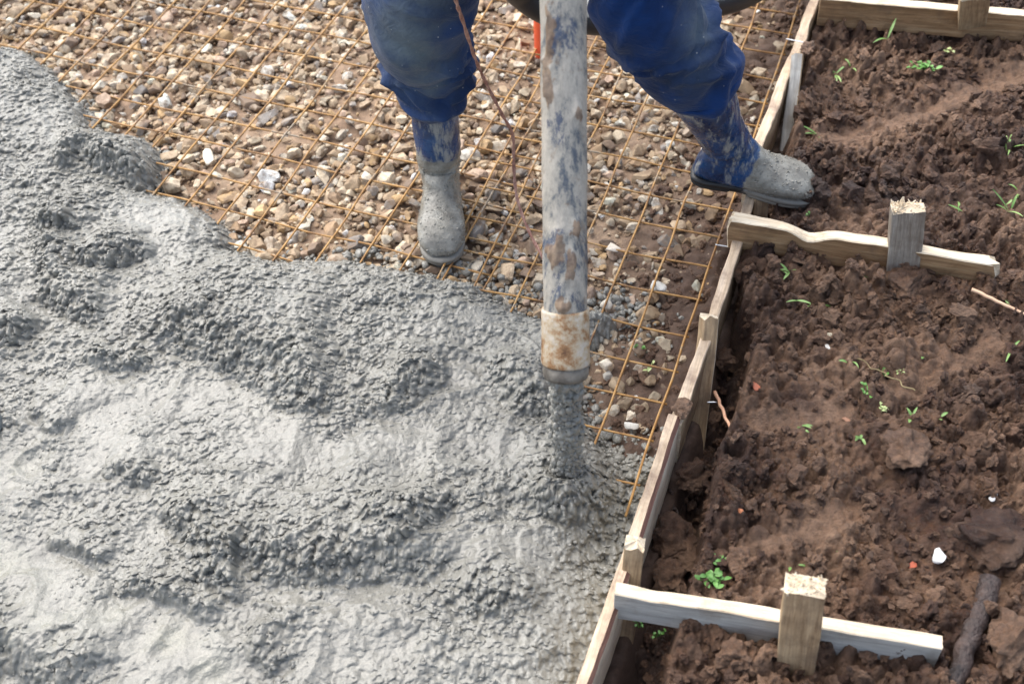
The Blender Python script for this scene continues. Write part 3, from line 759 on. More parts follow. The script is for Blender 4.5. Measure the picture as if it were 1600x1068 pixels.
def stake(top, zt, base, zb, wd, th, mats, label, rot=0, seed=0, buried=.12, splinter=True):
    """upright split stake between the point seen at pixel top (height zt) and the point where it enters the ground"""
    b = un(*base, zb); t = un(*top, zt); d = (b - t) / np.linalg.norm(b - t)
    root = empty('wooden_stake', b, label, 'wooden stake', 'split wooden stakes holding the formwork')
    bb = b + d * buried - b; tt = t - b
    up = (math.sin(rot), math.cos(rot), 0)
    o = plank('post', tt - np.array([0, 0, 0]), bb, wd, th, mats, parent=root, jag=(.010, 0), wob=.003, seed=seed, up=(math.cos(rot), math.sin(rot), 0), taper=0)
    # plank hangs along -up: recentre
    o.matrix_world = Matrix.Translation(V(np.array([math.cos(rot), math.sin(rot), 0]) * wd / 2)) @ o.matrix_world
    if splinter:
        r = random.Random(seed); vs, fs, off = [], [], 0
        for k in range(150):
            p = tt + np.array([math.cos(rot), math.sin(rot), 0]) * r.uniform(-.46, .46) * wd + np.array([-math.sin(rot), math.cos(rot), 0]) * r.uniform(-.42, .42) * th
            h = r.uniform(.002, .009) * (2.2 if r.random() < .06 else 1)
            q = p + np.array([r.gauss(0, .004), r.gauss(0, .004), h])
            v, f = tube_np(np.array([p - [0, 0, .012], (p + q) / 2, q]), [r.uniform(.002, .0042), r.uniform(.0015, .003), .0008], 5)
            vs.append(v); fs += [x + off for x in f]; off += len(v)
        quads = np.vstack([x for x in fs if x.shape[1] == 4]); caps = np.vstack([x for x in fs if x.shape[1] == 5])
        mesh_np('splintered_top', np.vstack(vs), [quads, caps], W_PALE, root, smooth=False)
    return root
ZT = .12
def bp(px, py, z=ZT): return un(px, py, z)
fb = 'boards of the long formwork edge'
plank('form_board', bp(1286, -45), bp(1176, 262), .13, .026, (W_TOP, W_TAN, W_PALE), 'uppermost long form board running behind the boot to the top edge', 'form board', fb,
      side=lambda u: .005 * math.sin(u * 4 + 1) + .002 * math.sin(u * 19), wob=.003, seed=1)
plank('form_board', bp(1178, 285, .115), bp(1056, 662, .115), .13, .024, (W_TOP, W_TAN, W_PALE), 'middle form board between the boot and the lump of mud', 'form board', fb,
      side=lambda u: .006 * math.sin(u * 3.3), wob=.003, seed=2)
plank('form_board', bp(1054, 648, .128), bp(900, 1098, .128), .14, .026, (W_TOP, W_PALE, W_PALE, W_BARK), 'lowest pale form board with a dark stripe touching the wet concrete', 'form board', fb,
      side=lambda u: .004 * math.sin(u * 3), wob=.002, seed=3)
cb = 'cross boards lying on the soil'
def notch(u): return -.022 * math.exp(-((u - .31) / .06) ** 2) - .003 * math.sin(u * 5) ** 2
plank('cross_board', un(1147, 338, .175), un(1545, 405, .165), .085, .030, (W_PALE, W_BROWN, W_PALE), 'middle cross board with bright notched top edge in front of the boot', 'cross board', cb, prof=notch, jag=(.012, .03), seed=4, wob=.003)
plank('cross_board', un(963, 918, .175), un(1472, 1002, .17), .085, .026, (W_PALE, W_GREY, W_GREY), 'lowest cross board with grey cement face and cream top edge', 'cross board', cb, prof=lambda u: -.006 * math.exp(-((u - .12) / .05) ** 2), jag=(.003, .002), seed=5)
plank('cross_board', un(1283, -6, .17), un(1680, 26, .17), .085, .030, (W_PALE, W_BROWN, W_TAN), 'uppermost cross board at the top right edge', 'cross board', cb, seed=6, wob=.003)
stake((1419, 325), .27, (1409, 424), .095, .070, .036, (W_STAKE, W_STAKE, W_PALE), 'grey stake with splintered top at the middle cross board', rot=-.15, seed=1)
stake((1258, 915), .32, (1243, 1038), .085, .066, .040, (W_TAN, W_TAN, W_PALE), 'brown stake with broken pale top at the lowest cross board', rot=-.25, seed=2)
stake((1524, -12), .27, (1517, 46), .09, .072, .036, (W_TAN, W_TAN, W_PALE), 'brown stake at the uppermost cross board', rot=-.1, seed=3)
stake((1108, 502), .135, (1084, 708), -.10, .036, .034, (W_PALE, W_TAN, W_PALE), 'tall narrow yellowish stake leaning on the outer face of the middle form board', rot=.2, seed=4, splinter=False)
stake((1246, 88), .15, (1228, 238), -.02, .030, .030, (W_TAN, W_GREY, W_TAN), 'grey stake with peeling bark beside the uppermost form board', rot=-.3, seed=5, splinter=False)
stake((1187, 297), .125, (1180, 392), -.02, .034, .030, (W_PALE, W_TAN, W_PALE), 'short pale stake just below the raised boot', rot=.1, seed=6, splinter=False)
stake((992, 852), .165, (972, 1030), -.1, .036, .038, (W_TAN, W_TAN, W_PALE), 'tan stake between lowest form board and lowest cross board', rot=-.2, seed=7, splinter=False)
stake((1289, 12), .1, (1286, 54), .0, .034, .03, (W_TAN, W_TAN, W_TAN), 'small stake under the left end of the uppermost cross board', rot=-.1, seed=8, splinter=False)
# the dark bark stripe along the lower board
def strip(px0, px1, z, w_, lab):
    pass
def stick(pa, pb, za, zb, r, m, label, name='stick', cat='stick', bend=.006, n=12, seg=7, taper=.7):
    a, b = un(*pa, za), un(*pb, zb); P = np.linspace(a, b, n); rr = random.Random(int(pa[0]))
    for k in range(1, n - 1): P[k] += np.array([rr.gauss(0, bend), rr.gauss(0, bend), rr.gauss(0, bend * .5)]) * .4
    P = smooth_path(P, n * 3); v, f = tube_np(P, r * np.linspace(1, taper, len(P)), seg); o = mesh_np(name, v - P[0], f, m); o.location = V(P[0]); return tag(o, label, cat)
M_SPL = W_PALE
stick((1117, 612), (1150, 688), .02, .10, .0042, m_simple('raw_splinter', (.5, .25, .15), (.68, .42, .28), .7, 40), 'pinkish wood splinter leaning over the trench', 'wood_splinter', 'splinter', .002)
stick((1518, 452), (1604, 492), .13, .12, .0045, m_simple('raw_splinter_light', (.55, .32, .2), (.7, .48, .32), .7, 40), 'pinkish wood splinter on the soil at the right edge', 'wood_splinter', 'splinter', .0015)
M_ROOT = m_simple('dark_root', (.018, .012, .011), (.085, .055, .045), .45, 25, 1.0, .012)
stick((1547, 905), (1488, 1085), .12, .12, .020, M_ROOT, 'thick dark muddy root in the lower right corner', 'root', 'root', .007, taper=.8, seg=16)
stick((1045, 765), (1062, 815), -.03, -.04, .003, M_ROOT, 'thin dark root curling in the trench', 'root', 'root', .01)
stick((1430, 610), (1340, 560), .14, .13, .0015, m_simple('dry_stem', (.2, .15, .07), (.3, .24, .12), .8), 'thin dry stem beside the weeds on the soil', 'dry_stem', 'stem', .01)
M_NAIL = m_simple('bright_wire', (.6, .62, .64), (.8, .82, .84), .3, 50, .1, .001, metal=.7)
for a, b, z, l in (((1228, 61), (1272, 70), .13, 'bright wire end across the uppermost form board'), ((1118, 382), (1142, 386), .07, 'bright wire between the mesh edge and middle form board'), ((1105, 628), (1122, 628), .02, 'short bright nail beside the yellow stake')):
    stick(a, b, z, z, .0017, M_NAIL, l, 'wire_tie', 'wire', 0, 4, 6, 1)

# ------------------------------------------------------------------ delivery hose and stream
def build_pipe():
    base = un(886, 735, .06); ax = np.array([0.040, .535, .844]); ax /= np.linalg.norm(ax)
    p0 = np.array([base[0], base[1], .385]); root = empty('concrete_hose', p0, 'pale mud smeared vertical delivery hose with rusty metal end pouring concrete', 'hose')
    R = .0405
    u = np.cross(ax, [1, 0, 0]); u /= np.linalg.norm(u); w_ = np.cross(u, ax)
    def lathe(name, prof, mats, n=72, nz=None, bumpf=None, dustf=None, parent=root):
        prof = np.array(prof, float); vs = []; 
        a = np.linspace(0, 2 * np.pi, n, endpoint=False)
        for l, r in prof:
            rr = r + (bumpf(a, l) if bumpf is not None else 0)
            vs.append(ax * l + (np.cos(a) * rr)[:, None] * w_ + (np.sin(a) * rr)[:, None] * u)
        m = len(prof); vs = np.vstack(vs); i = np.arange(m * n).reshape(m, n); j = np.roll(i, -1, 1)
        f = np.stack([i[:-1], j[:-1], j[1:], i[1:]], -1).reshape(-1, 4)
        col = None
        if dustf is not None:
            d = np.concatenate([dustf(a, l) for l, r in prof]); col = {'dust': np.stack([d, d, d], -1)}
        return mesh_np(name, vs, f, mats, parent, col=col)
    # dried mud smears: position along the wall (m), angle, size
    SM = [(.52, -2.3, .05, .35), (.60, -2.2, .06, .3), (.24, -1.9, .03, .3), (.20, -1.35, .035, .25), (.265, -1.1, .02, .2), (.13, -1.75, .02, .3), (.46, -1.0, .02, .2), (.22, -2.1, .03, .4)]
    def dust(a, l):
        d = np.zeros(a.shape)
        for sl, sa, r1, r2 in SM:
            wl = np.array([mnoise.fractal(Vector((math.cos(t) * 3, math.sin(t) * 3, l * 45 + sl)), 1, 2, 3) for t in a])
            da = (a - sa + .28 * wl + np.pi) % (2 * np.pi) - np.pi; r1 = r1 * (1 + .5 * wl); d = np.maximum(d, np.exp(-((l - sl) / r1) ** 2 - (da / r2) ** 2))
        return .17 + .75 * d
    def bf(a, l):
        d = dust(a, l) - .15
        return .011 * d * (1 + np.array([mnoise.noise(Vector((math.cos(t) * 6, math.sin(t) * 6, l * 60))) for t in a])) + .0006 * np.sin(l * 40)
    ls = np.linspace(.10, .95, 120)
    lathe('hose_wall', [(l, .0395) for l in ls], MP, bumpf=bf, dustf=dust)
    m_end = m_wood('rust_and_cement', ((.22, .10, .04), (.62, .55, .46), (.72, .68, .6)), .2)
    m, nt, b = mat('rusty_painted_end', rough=.6); c = coords(nt)
    col = ramp(nt, noise(nt, c, 22, 7, .7), [(.32, (.10, .045, .02)), (.42, (.28, .15, .065)), (.49, (.42, .33, .22)), (.58, (.50, .45, .38)), (.70, (.30, .29, .27))])
    nt.links.new(col, b.inputs['Base Color']); bump(nt, b, noise(nt, c, 60, 7, .7), .7, .003)
    lathe('metal_end', [(.112, .0385), (.113, .0425), (.108, .0438), (.09, .0438), (.03, .0442), (.012, .0445), (.008, .0435), (.008, .037)], m,
          bumpf=lambda a, l: np.array([.0012 * mnoise.noise(Vector((math.cos(t) * 3, math.sin(t) * 3, l * 40))) for t in a]))
    m2 = m_simple('cement_caked_rubber', (.06, .05, .04), (.21, .19, .16), .6, 30, .6, .003)
    lathe('rim', [(.010, .0385), (.008, .0405), (-.004, .0425), (-.014, .0415), (-.020, .038), (-.018, .030), (.01, .028), (.08, .028)], m2)
    # hose run beyond the frame: up to the worker's hands, over his side and back down behind his legs
    top = ax * .95
    P = [p0 + ax * .93, p0 + ax * 1.02, p0 + ax * 1.15 + [-.02, .03, 0], np.array([-.12, 2.15, 1.42]), np.array([-.36, 2.45, 1.36]), np.array([-.42, 2.85, .95]), un(760, -80, .50), un(822, -12, .36), un(880, 18, .30), un(970, 26, .27), un(1080, 6, .25), un(1180, -24, .2), un(1290, -110, .1), np.array([1.9, 4.4, -.05])]
    P = smooth_path(np.array(P) - p0, 160); v, f = tube_np(P, .047, 24)
    m3, nt, b = mat('black_hose_rubber', rough=.45); c = coords(nt); g = N(nt, 'NewGeometry'); 
    tp = attr(nt, 'dust'); sp = nt.nodes.new('ShaderNodeSeparateColor'); nt.links.new(tp, sp.inputs[0])
    f2 = math_(nt, 'ADD', sp.outputs[0], math_(nt, 'MULTIPLY', math_(nt, 'SUBTRACT', noise(nt, c, 25, 6, .7), .5), .8))
    nt.links.new(mix(nt, ramp(nt, f2, [(.5, g3(0)), (.62, g3(.9))]), (.012, .014, .02), (.33, .33, .31)), b.inputs['Base Color'])
    ctr = np.repeat(P, 24, 0); nz = (v[:, 2] - ctr[:, 2]) / .047
    mesh_np('rubber_hose', v, f, m3, root, col={'dust': np.stack([sst(.0, .9, nz)] * 3, -1)})
    # falling stream
    bm = bmesh.new(); n = 90; m_ = 110; vs = []
    ztop, zb = .375, .035
    for k in range(m_ + 1):
        t = k / m_; z = ztop + (zb - ztop) * t
        r = .026 + .0 * t
        r *= 1 - .45 * math.exp(-((t - .40) / .022) ** 2)
        r *= 1 + .10 * math.exp(-((t - .53) / .06) ** 2) - .06 * t + .34 * mnoise.noise(Vector((2.2, .7, z * 30)))
        for q in range(n):
            a = 2 * math.pi * q / n; x, y = math.cos(a), math.sin(a)
            p = Vector((x * 1.7 + 3, y * 1.7, z * 48))
            e = mnoise.fractal(p, 1, 2, 3) * .0045 + (.0045 - .016 * mnoise.voronoi(Vector((x * .03, y * .03, z)) * 95)[0][0] * .9) * .9
            wob = .004 * mnoise.noise(Vector((.5, 1.5, z * 30))) + .006 * math.exp(-((t - .43) / .05) ** 2)
            vs.append((base[0] - p0[0] + x * (r + e) + wob, base[1] - p0[1] + y * (r + e), z - p0[2]))
    i = np.arange((m_ + 1) * n).reshape(m_ + 1, n); j = np.roll(i, -1, 1); f = np.stack([i[:-1], i[1:], j[1:], j[:-1]], -1).reshape(-1, 4)
    vs = [np.array(vs)]; F2, off = [], len(vs[0])
    for k in range(900):
        q = vs[0][RG.integers(0, m_ * n)]; rr = float(np.clip(.0040 * math.exp(abs(RG.normal(0, .5))), .0035, .011)); tv, tf = T_lump[k % len(T_lump)]
        vs.append(tv * rr + q); F2.append(tf + off); off += len(tv)
    vs = np.vstack(vs); f = [f, np.vstack(F2)]
    o = mesh_np('concrete_stream', np.array(vs), f, MC, None, col={'rough': np.tile([.8, 0, 0], (len(vs), 1))}); o.location = V(p0)
    tag(o, 'lumpy grey concrete stream falling from the hose end into the pour', 'concrete stream')
build_pipe()
# twisted copper coloured cord hanging in front of the left leg
def build_cord():
    P = smooth_path([un(700, -60, .95), un(712, 0, .80), un(722, 30, .72), un(740, 85, .56), (un(757, 125, .45)), un(785, 180, .33), un(801, 212, .24), un(803, 262, .15), un(808, 310, .09), un(826, 360, .04), un(850, 405, .01)], 150)
    vs, fs, off = [], [], 0
    T = np.gradient(P, axis=0); T /= np.linalg.norm(T, axis=1)[:, None]
    for ph in (0, math.pi):
        Q = []
        for k, (p, t) in enumerate(zip(P, T)):
            u = np.cross(t, [0, 1, 0.]); u /= np.linalg.norm(u); w_ = np.cross(t, u); a = ph + k * .42
            Q.append(p + .0018 * (math.cos(a) * u + math.sin(a) * w_))
        v, f = tube_np(np.array(Q), .0026, 8); vs.append(v); fs += [x + off for x in f]; off += len(v)
    quads = np.vstack([x for x in fs if x.shape[1] == 4]); vs = np.vstack(vs); caps = np.vstack([x for x in fs if len(x) == 1])
    o = mesh_np('cord', vs - P[-1], [quads, caps], m_simple('brown_cord', (.24, .10, .07), (.46, .27, .21), .6, 60)); o.location = V(P[-1])
    tag(o, 'thin twisted reddish brown cord hanging in front of the standing leg', 'cord')
build_cord()
# orange plastic pipe standing in the gravel behind the hose
def build_orange():
    b = un(855, 84, -.03); root = empty('drain_pipe', b, 'orange plastic pipe stub standing in the gravel behind the hose', 'pipe')
    mo = m_simple('orange_plastic', (.62, .07, .025), (.75, .12, .04), .45, 8, .1, .001)
    P = np.array([(0, 0, -.02), (0, 0, .06), (0, 0, .15), (0, 0, .2)]); v, f = tube_np(P, .036, 40, False)
    v2, f2 = tube_np(P, .032, 40, False); top = np.arange(40) + 120; t2 = top + 160
    ringf = np.stack([top, np.roll(top, -1), np.roll(t2, -1), t2], -1)
    mesh_np('pipe_wall', np.vstack([v, v2]), np.vstack([f[0], f2[0][:, ::-1] + 160, ringf]), mo, root)
build_orange()

# ------------------------------------------------------------------ the worker
def ring_loft(name, secs, n, mat_, parent, disp=None, dust=None, sup=2.0, close=(True, True), crust=0):
    """secs: list of (front point, back point, half width, side vector)"""
    vs = []; a = np.linspace(0, 2 * np.pi, n, endpoint=False)
    ca, sa = np.cos(a), np.sin(a)
    cx = np.sign(ca) * np.abs(ca) ** (2 / sup); sx = np.sign(sa) * np.abs(sa) ** (2 / sup)
    for F, B, hw, sd in secs:
        F, B, sd = np.array(F), np.array(B), np.array(sd); c = (F + B) / 2; h = (F - B) / 2
        vs.append(c + cx[:, None] * h + sx[:, None] * hw * sd)
    m = len(secs); vs = np.vstack(vs)
    if disp is not None: vs = disp(vs, m, n)
    i = np.arange(m * n).reshape(m, n); j = np.roll(i, -1, 1)
    q = np.stack([i[:-1], i[1:], j[1:], j[:-1]], -1).reshape(-1, 4); f = [q]
    if close[0]: f.append(i[0][None])
    if close[1]: f.append(i[-1][::-1][None])
    col = None
    if dust is not None:
        d = dust(vs)
        if crust:
            V2, F2, off = [vs], [], len(vs)
            for q in RG.choice(np.where(d > .75)[0], crust):
                rr = float(np.clip(.0013 * math.exp(abs(RG.normal(0, .55))), .0012, .0042)); tv, tf = T_lump[6 + int(q) % 6]; V2.append(tv * rr * [1.2, 1, .8] + vs[q]); F2.append(tf + off); off += len(tv)
            vs = np.vstack(V2); f.append(np.vstack(F2)); d = np.r_[d, np.ones(len(vs) - len(d))]
        col = {'dust': np.stack([d, d, d], -1)}
    return mesh_np(name, vs, f, mat_, parent, col=col)
def resample(secs, k):
    A = np.array([np.r_[F, B, hw, sd] for F, B, hw, sd in secs]); S_ = smooth_path(A, k)
    return [(r[0:3], r[3:6], r[6], r[7:10] / np.linalg.norm(r[7:10])) for r in S_]

def boot(parent, heel, toe, shaft_top, name='rubber_boot', dustf=None, wscale=1.0, sh_r=.058, local=False, mt=None):
    """side profile: x forward, z up, origin under the ankle"""
    heel, toe, shaft_top = map(lambda p: np.array(p, float), (heel, toe, shaft_top))
    fx = toe - heel; L = np.linalg.norm(fx); fx /= L; sd = np.cross([0, 0, 1.0], fx); sd /= np.linalg.norm(sd); uz = np.cross(fx, sd)
    k = L / .29
    def p(x, z): return heel + fx * x * k + uz * z * k
    ank = p(.07, .10); ud = shaft_top - ank; ls = np.linalg.norm(ud); ud /= ls
    fr = fx - ud * (fx @ ud); fr /= np.linalg.norm(fr)
    def s(t, rf, rb): c = ank + ud * t * ls; return c + fr * rf, c - fr * rb
    W_ = wscale
    secs = []
    for t, rf, rb, hw in ((1.0, sh_r, sh_r, sh_r * .9), (.93, sh_r * 1.0, sh_r, sh_r * .9), (.6, sh_r * .97, sh_r * .98, sh_r * .9), (.3, .058, .058, .055), (.08, .057, .057, .052)):
        F, B = s(t, rf, rb); secs.append((F, B, hw * W_, sd))
    for (fx_, fz), (bx, bz), hw in (((.132, .120), (.006, .075), .048), ((.148, .108), (-.004, .040), .046), ((.162, .098), (.000, .014), .044), ((.178, .090), (.05, .006), .046),
                                    ((.197, .083), (.11, .008), .050), ((.220, .077), (.17, .008), .055), ((.248, .069), (.215, .008), .055), ((.273, .056), (.252, .010), .049), ((.290, .038), (.278, .014), .034), ((.294, .024), (.291, .020), .012)):
        secs.append((p(fx_, fz), p(bx, bz), hw * W_ * k, sd))
    secs = resample(secs, 110)
    def disp(vs, m, n):
        out = vs.copy(); c = vs.reshape(m, n, 3).mean(1).repeat(n, 0); d = vs - c; l = np.linalg.norm(d, axis=1)[:, None] + 1e-9
        q = np.array([mnoise.fractal(Vector(v) * 16, 1, 2, 4) for v in vs])
        q2 = np.array([mnoise.fractal(Vector(v) * 70, 1, 2, 3) for v in vs])
        tt = ((vs - ank) @ ud) / ls
        fold = np.exp(-((tt - .12) / .12) ** 2) * np.sin(tt * 55 + q * 3) * .0022
        ridge = .0025 * np.exp(-((tt - .80) / .018) ** 2) + .002 * np.exp(-((tt - .93) / .012) ** 2)
        return out + d / l * (q * .0025 + q2 * .0009 + fold + ridge)[:, None]
    b = ring_loft(name, secs, 64, mt or MBOOT, parent, disp, dustf, sup=2.25, close=(False, True), crust=420 if dustf is not None else 0)
    # sole
    ol = [(-.006, 0), (.0, .026), (.03, .037), (.08, .036), (.13, .038), (.19, .049), (.235, .052), (.27, .045), (.292, .026), (.301, 0)]
    pts = smooth_path(np.array(ol), 40); xs = np.r_[pts[:, 0], pts[::-1, 0][1:-1]]; ys = np.r_[pts[:, 1], -pts[::-1, 1][1:-1]] * W_
    vs = []; prof = [(-.003, .92), (.0, 1.0), (.006, 1.02), (.0075, .985), (.009, 1.02), (.016, 1.03), (.020, .98), (.022, .90)]
    for z, sc in prof:
        arch = np.where((xs > .085) & (xs < .13) & (z < .006), .008, 0)
        cxm = .15; vs.append(heel + ((xs - cxm) * sc + cxm)[:, None] * k * fx + (ys * sc)[:, None] * k * sd + ((z - .004 + arch) * k)[:, None] * uz)
    n = len(xs); m = len(prof); i = np.arange(m * n).reshape(m, n); j = np.roll(i, -1, 1); q = np.stack([i[:-1], j[:-1], j[1:], i[1:]], -1).reshape(-1, 4)
    vv = np.vstack(vs); d = dustf(vv) * .9 + .05 if dustf else np.zeros(len(vv))
    mesh_np('sole', vv, [q, i[0][::-1][None], i[-1][None]], mt or MSOLE, b, col={'dust': np.stack([d] * 3, -1)})
    # rolled top band
    c = ank + ud * ls; a = np.linspace(0, 2 * np.pi, 60, endpoint=False); R = sh_r + .002
    P = c + np.cos(a)[:, None] * fr * R + np.sin(a)[:, None] * sd * R * .92 * W_; P = np.vstack([P, P[:1]])
    v, f = tube_np(P, .0035, 8, False); d = np.zeros(len(v)) + .35; mesh_np('top_band', v, f[0], mt or MBOOT, b, col={'dust': np.stack([d] * 3, -1)})
    return b
def worker():
    org = np.array([.10, 2.33, 0.0])
    root = empty('person', org, 'worker in mud stained blue trousers and rubber boots straddling the hose', 'person')
    lo = lambda p: np.array(p, float) - org
    # joints
    LH, LT_ = np.array([-.150, 2.470, .0]), np.array([-.155, 2.170, -.004])
    LS = np.array([-.148, 2.395, .40])
    RH, RT = np.array([.455, 2.272, .135]), np.array([.725, 2.205, .108])
    RS = un(1078, 112, .50)
    Lk, Rk = np.array([-.160, 2.335, .55]), np.array([.305, 2.20, .68])
    hipL, hipR = np.array([-.01, 2.42, .96]), np.array([.19, 2.40, .97])
    # trousers: two legs lofted into the seat
    def leg(path, rads, name, seedo, dustc, bag):
        P = smooth_path(path, 120); Rr = smooth_path(np.array(rads, float).reshape(-1, 1), 120)[:, 0]
        T = np.gradient(P, axis=0); T /= np.linalg.norm(T, axis=1)[:, None]; n = 128
        vs = []; u = np.array([1.0, 0, 0]); u0 = None
        a = np.linspace(0, 2 * np.pi, n, endpoint=False)
        Ls = np.r_[0, np.cumsum(np.linalg.norm(np.diff(P, axis=0), axis=1))]
        rc = random.Random(int(seedo * 10)); CR = []
        for _ in range(46):
            lc = min(rc.betavariate(1.3, 2.6) * 1.0, .95); CR.append((lc * Ls[-1], rc.uniform(0, 6.283), rc.uniform(-.07, .07), rc.uniform(.5, 1.5), rc.uniform(.007, .016), rc.uniform(.0025, .0065)))
        for k in range(len(P)):
            u = u - T[k] * (u @ T[k]); u /= np.linalg.norm(u); v_ = np.cross(T[k], u)
            for q in range(n):
                ca, sa = math.cos(a[q]), math.sin(a[q]); d = ca * u + sa * v_
                l = Ls[k]
                big = mnoise.noise(Vector((ca * .9 + seedo, sa * .9, l * 5))) * .012
                l = Ls[k]; fold = 0
                for lc, ac, sl, aw, wd, hh in CR:
                    da = (a[q] - ac + math.pi) % (2 * math.pi) - math.pi
                    if abs(da) > aw * 1.5: continue
                    x = (l - lc - sl * da - .012 * da * da) / wd
                    if abs(x) < 3.2: fold += hh * math.exp(-(da / aw) ** 2 * 2) * (math.exp(-abs(x) ** 1.5) - .55 * math.exp(-(x - 1.5) ** 2))
                dg = mnoise.fractal(Vector((ca * 2.2 + l * 9, sa * 2.2, l * 12 + seedo)), 1, 2, 2) * .0022
                vs.append(P[k] + d * (Rr[k] + big + fold * (1.6 + 1.6 * bag(l / Ls[-1])) + dg) - org)
        vs = np.array(vs); m = len(P); i = np.arange(m * n).reshape(m, n); j = np.roll(i, -1, 1)
        f = [np.stack([i[:-1], j[:-1], j[1:], i[1:]], -1).reshape(-1, 4)]
        w_ = vs + org; d = np.zeros(len(vs))
        for c, r in dustc: d = np.maximum(d, np.exp(-(((w_ - c) / r) ** 2).sum(1)))
        return vs, f[0], d
    # cuffs tucked over the boots; from cuff up to the seat
    vl, fl, dl = leg([LS + [0, .005, -.085], LS + [0, -.004, -.07], LS + [0, -.012, -.02], LS + [0, -.02, .05], Lk, np.array([-.12, 2.35, .70]), np.array([-.06, 2.39, .85]), np.array([.02, 2.40, .98]), np.array([.06, 2.40, 1.05])],
                     [.064, .079, .091, .096, .110, .130, .135, .135, .12], 'l', 1.3, [(np.array([-.17, 2.22, .56]), np.array([.085, .18, .20])), (np.array([-.14, 2.25, .42]), np.array([.04, .1, .06])), (np.array([-.15, 2.3, .72]), np.array([.08, .2, .08]))],
                     lambda t: 1.0 * math.exp(-((t - .12) / .14) ** 2) + .35)
    q = RS - (RS - (RH + [.06, 0, .1])) * .09
    vr, fr_, dr = leg([q + (q - RS) * .12, q, RS, RS * .55 + Rk * .45, Rk, np.array([.315, 2.27, .80]), np.array([.25, 2.35, .90]), np.array([.17, 2.40, .99]), np.array([.13, 2.40, 1.05])],
                      [.064, .078, .092, .098, .102, .118, .130, .130, .12], 'r', 6.1, [(np.array([.40, 2.18, .62]), np.array([.05, .1, .10])), (np.array([.44, 2.2, .50]), np.array([.04, .05, .05]))],
                      lambda t: 1.3 * math.exp(-((t - .15) / .16) ** 2) + .3)
    vs = np.vstack([vl, vr]); f = np.vstack([fl, fr_ + len(vl)]); d = np.r_[dl, dr]
    tr = mesh_np('trousers', vs, f, MT, root, col={'dust': np.stack([d] * 3, -1)})
    md = tr.modifiers.new('thickness', 'SOLIDIFY'); md.thickness = .003; md.offset = -1
    # boots
    def dL(vs): w_ = vs + org; return 1.0 - sst(.10, .22, w_[:, 2] + .12 * (w_[:, 0] + .15))
    def dR(vs):
        w_ = vs + org; t = (w_ - (RH + [.11, -.02, .05])) @ ((RT - RH) / np.linalg.norm(RT - RH)); return sst(-.035, .075, t - .25 * (w_[:, 2] - .2))
    boot(root, lo(LH), lo(LT_), lo(LS), dustf=dL, sh_r=.062)
    boot(root, lo(RH), lo(RT), lo(RS), dustf=dR, sh_r=.070, wscale=1.1)
    # body: one continuous skinned figure, mostly above the frame
    me = bpy.data.meshes.new('body'); J = {}; vsl, ed, rad = [], [], []
    def add(p, r, par=None):
        vsl.append(tuple(lo(p))); rad.append(r); i = len(vsl) - 1
        if par is not None: ed.append((par, i))
        return i
    pel = add((.09, 2.40, 1.0), (.13, .10)); ab = add((.09, 2.36, 1.14), (.13, .095), pel); ch = add((.09, 2.28, 1.33), (.155, .105), ab); sh = add((.09, 2.23, 1.46), (.13, .085), ch)
    nk = add((.09, 2.17, 1.54), (.055, .055), sh); hd0 = add((.09, 2.12, 1.62), (.07, .075), nk); hd1 = add((.09, 2.08, 1.69), (.078, .092), hd0); hd2 = add((.09, 2.07, 1.76), (.068, .08), hd1)
    for hp, kn, an, toe in ((hipL, Lk, LS + [0, .02, -.28], LT_ + [0, .06, .03]), (hipR, Rk, RH + [.07, 0, .10], RT + [-.06, .01, .03])):
        a = add(hp, (.085, .085), pel); b = add(kn, (.046, .046), a); mcalf = add(np.array(kn) * .62 + np.array(an) * .38, (.036, .036), b); c = add(an, (.026, .026), mcalf); add(toe, (.016, .02), c)
    hands = [np.array([.045, 1.945, 1.07]), np.array([.15, 1.985, 1.20])]
    for sx, hn in ((-1, hands[0]), (1, hands[1])):
        s1 = add((.09 + sx * .18, 2.23, 1.44), (.06, .06), sh); el = add((.09 + sx * .27, 2.08, 1.20), (.043, .043), s1); wr = add(hn + [sx * .07, .03, 0], (.026, .022), el); pm = add(hn + [sx * .045, .0, 0], (.034, .018), wr)
        for kf in range(4):
            zz = .028 - kf * .019; a0 = add(hn + [sx * .048, -.035, zz], (.0095, .0095), pm); a1 = add(hn + [sx * .012, -.062, zz - .002], (.0088, .0088), a0); add(hn + [-sx * .022, -.052, zz - .004], (.008, .008), a1)
        th = add(hn + [sx * .05, .030, .03], (.011, .011), pm); t1 = add(hn + [sx * .025, .058, .022], (.0098, .0098), th); add(hn + [-sx * .008, .060, .014], (.0088, .0088), t1)
    me.from_pydata(vsl, ed, []); me.update()
    body = bpy.data.objects.new('body', me); S.collection.objects.link(body); body.parent = root
    sk = body.modifiers.new('skin', 'SKIN'); sk.use_smooth_shade = True
    for k, r in enumerate(rad): me.skin_vertices[0].data[k].radius = r; me.skin_vertices[0].data[k].use_root = (k == 0)
    sb = body.modifiers.new('sub', 'SUBSURF'); sb.levels = 2; sb.render_levels = 2
    me.materials.append(m_simple('skin', (.42, .24, .16), (.52, .31, .22), .5, 8, .1, .001))
    # jacket: torso and sleeves
    def sleeve(path, rr, k=60):
        P = smooth_path(path, k); R = smooth_path(np.array(rr, float).reshape(-1, 1), k)[:, 0]
        R = R + np.array([.004 * mnoise.noise(Vector(p) * 25) for p in P]); return tube_np(P, R, 40, False)
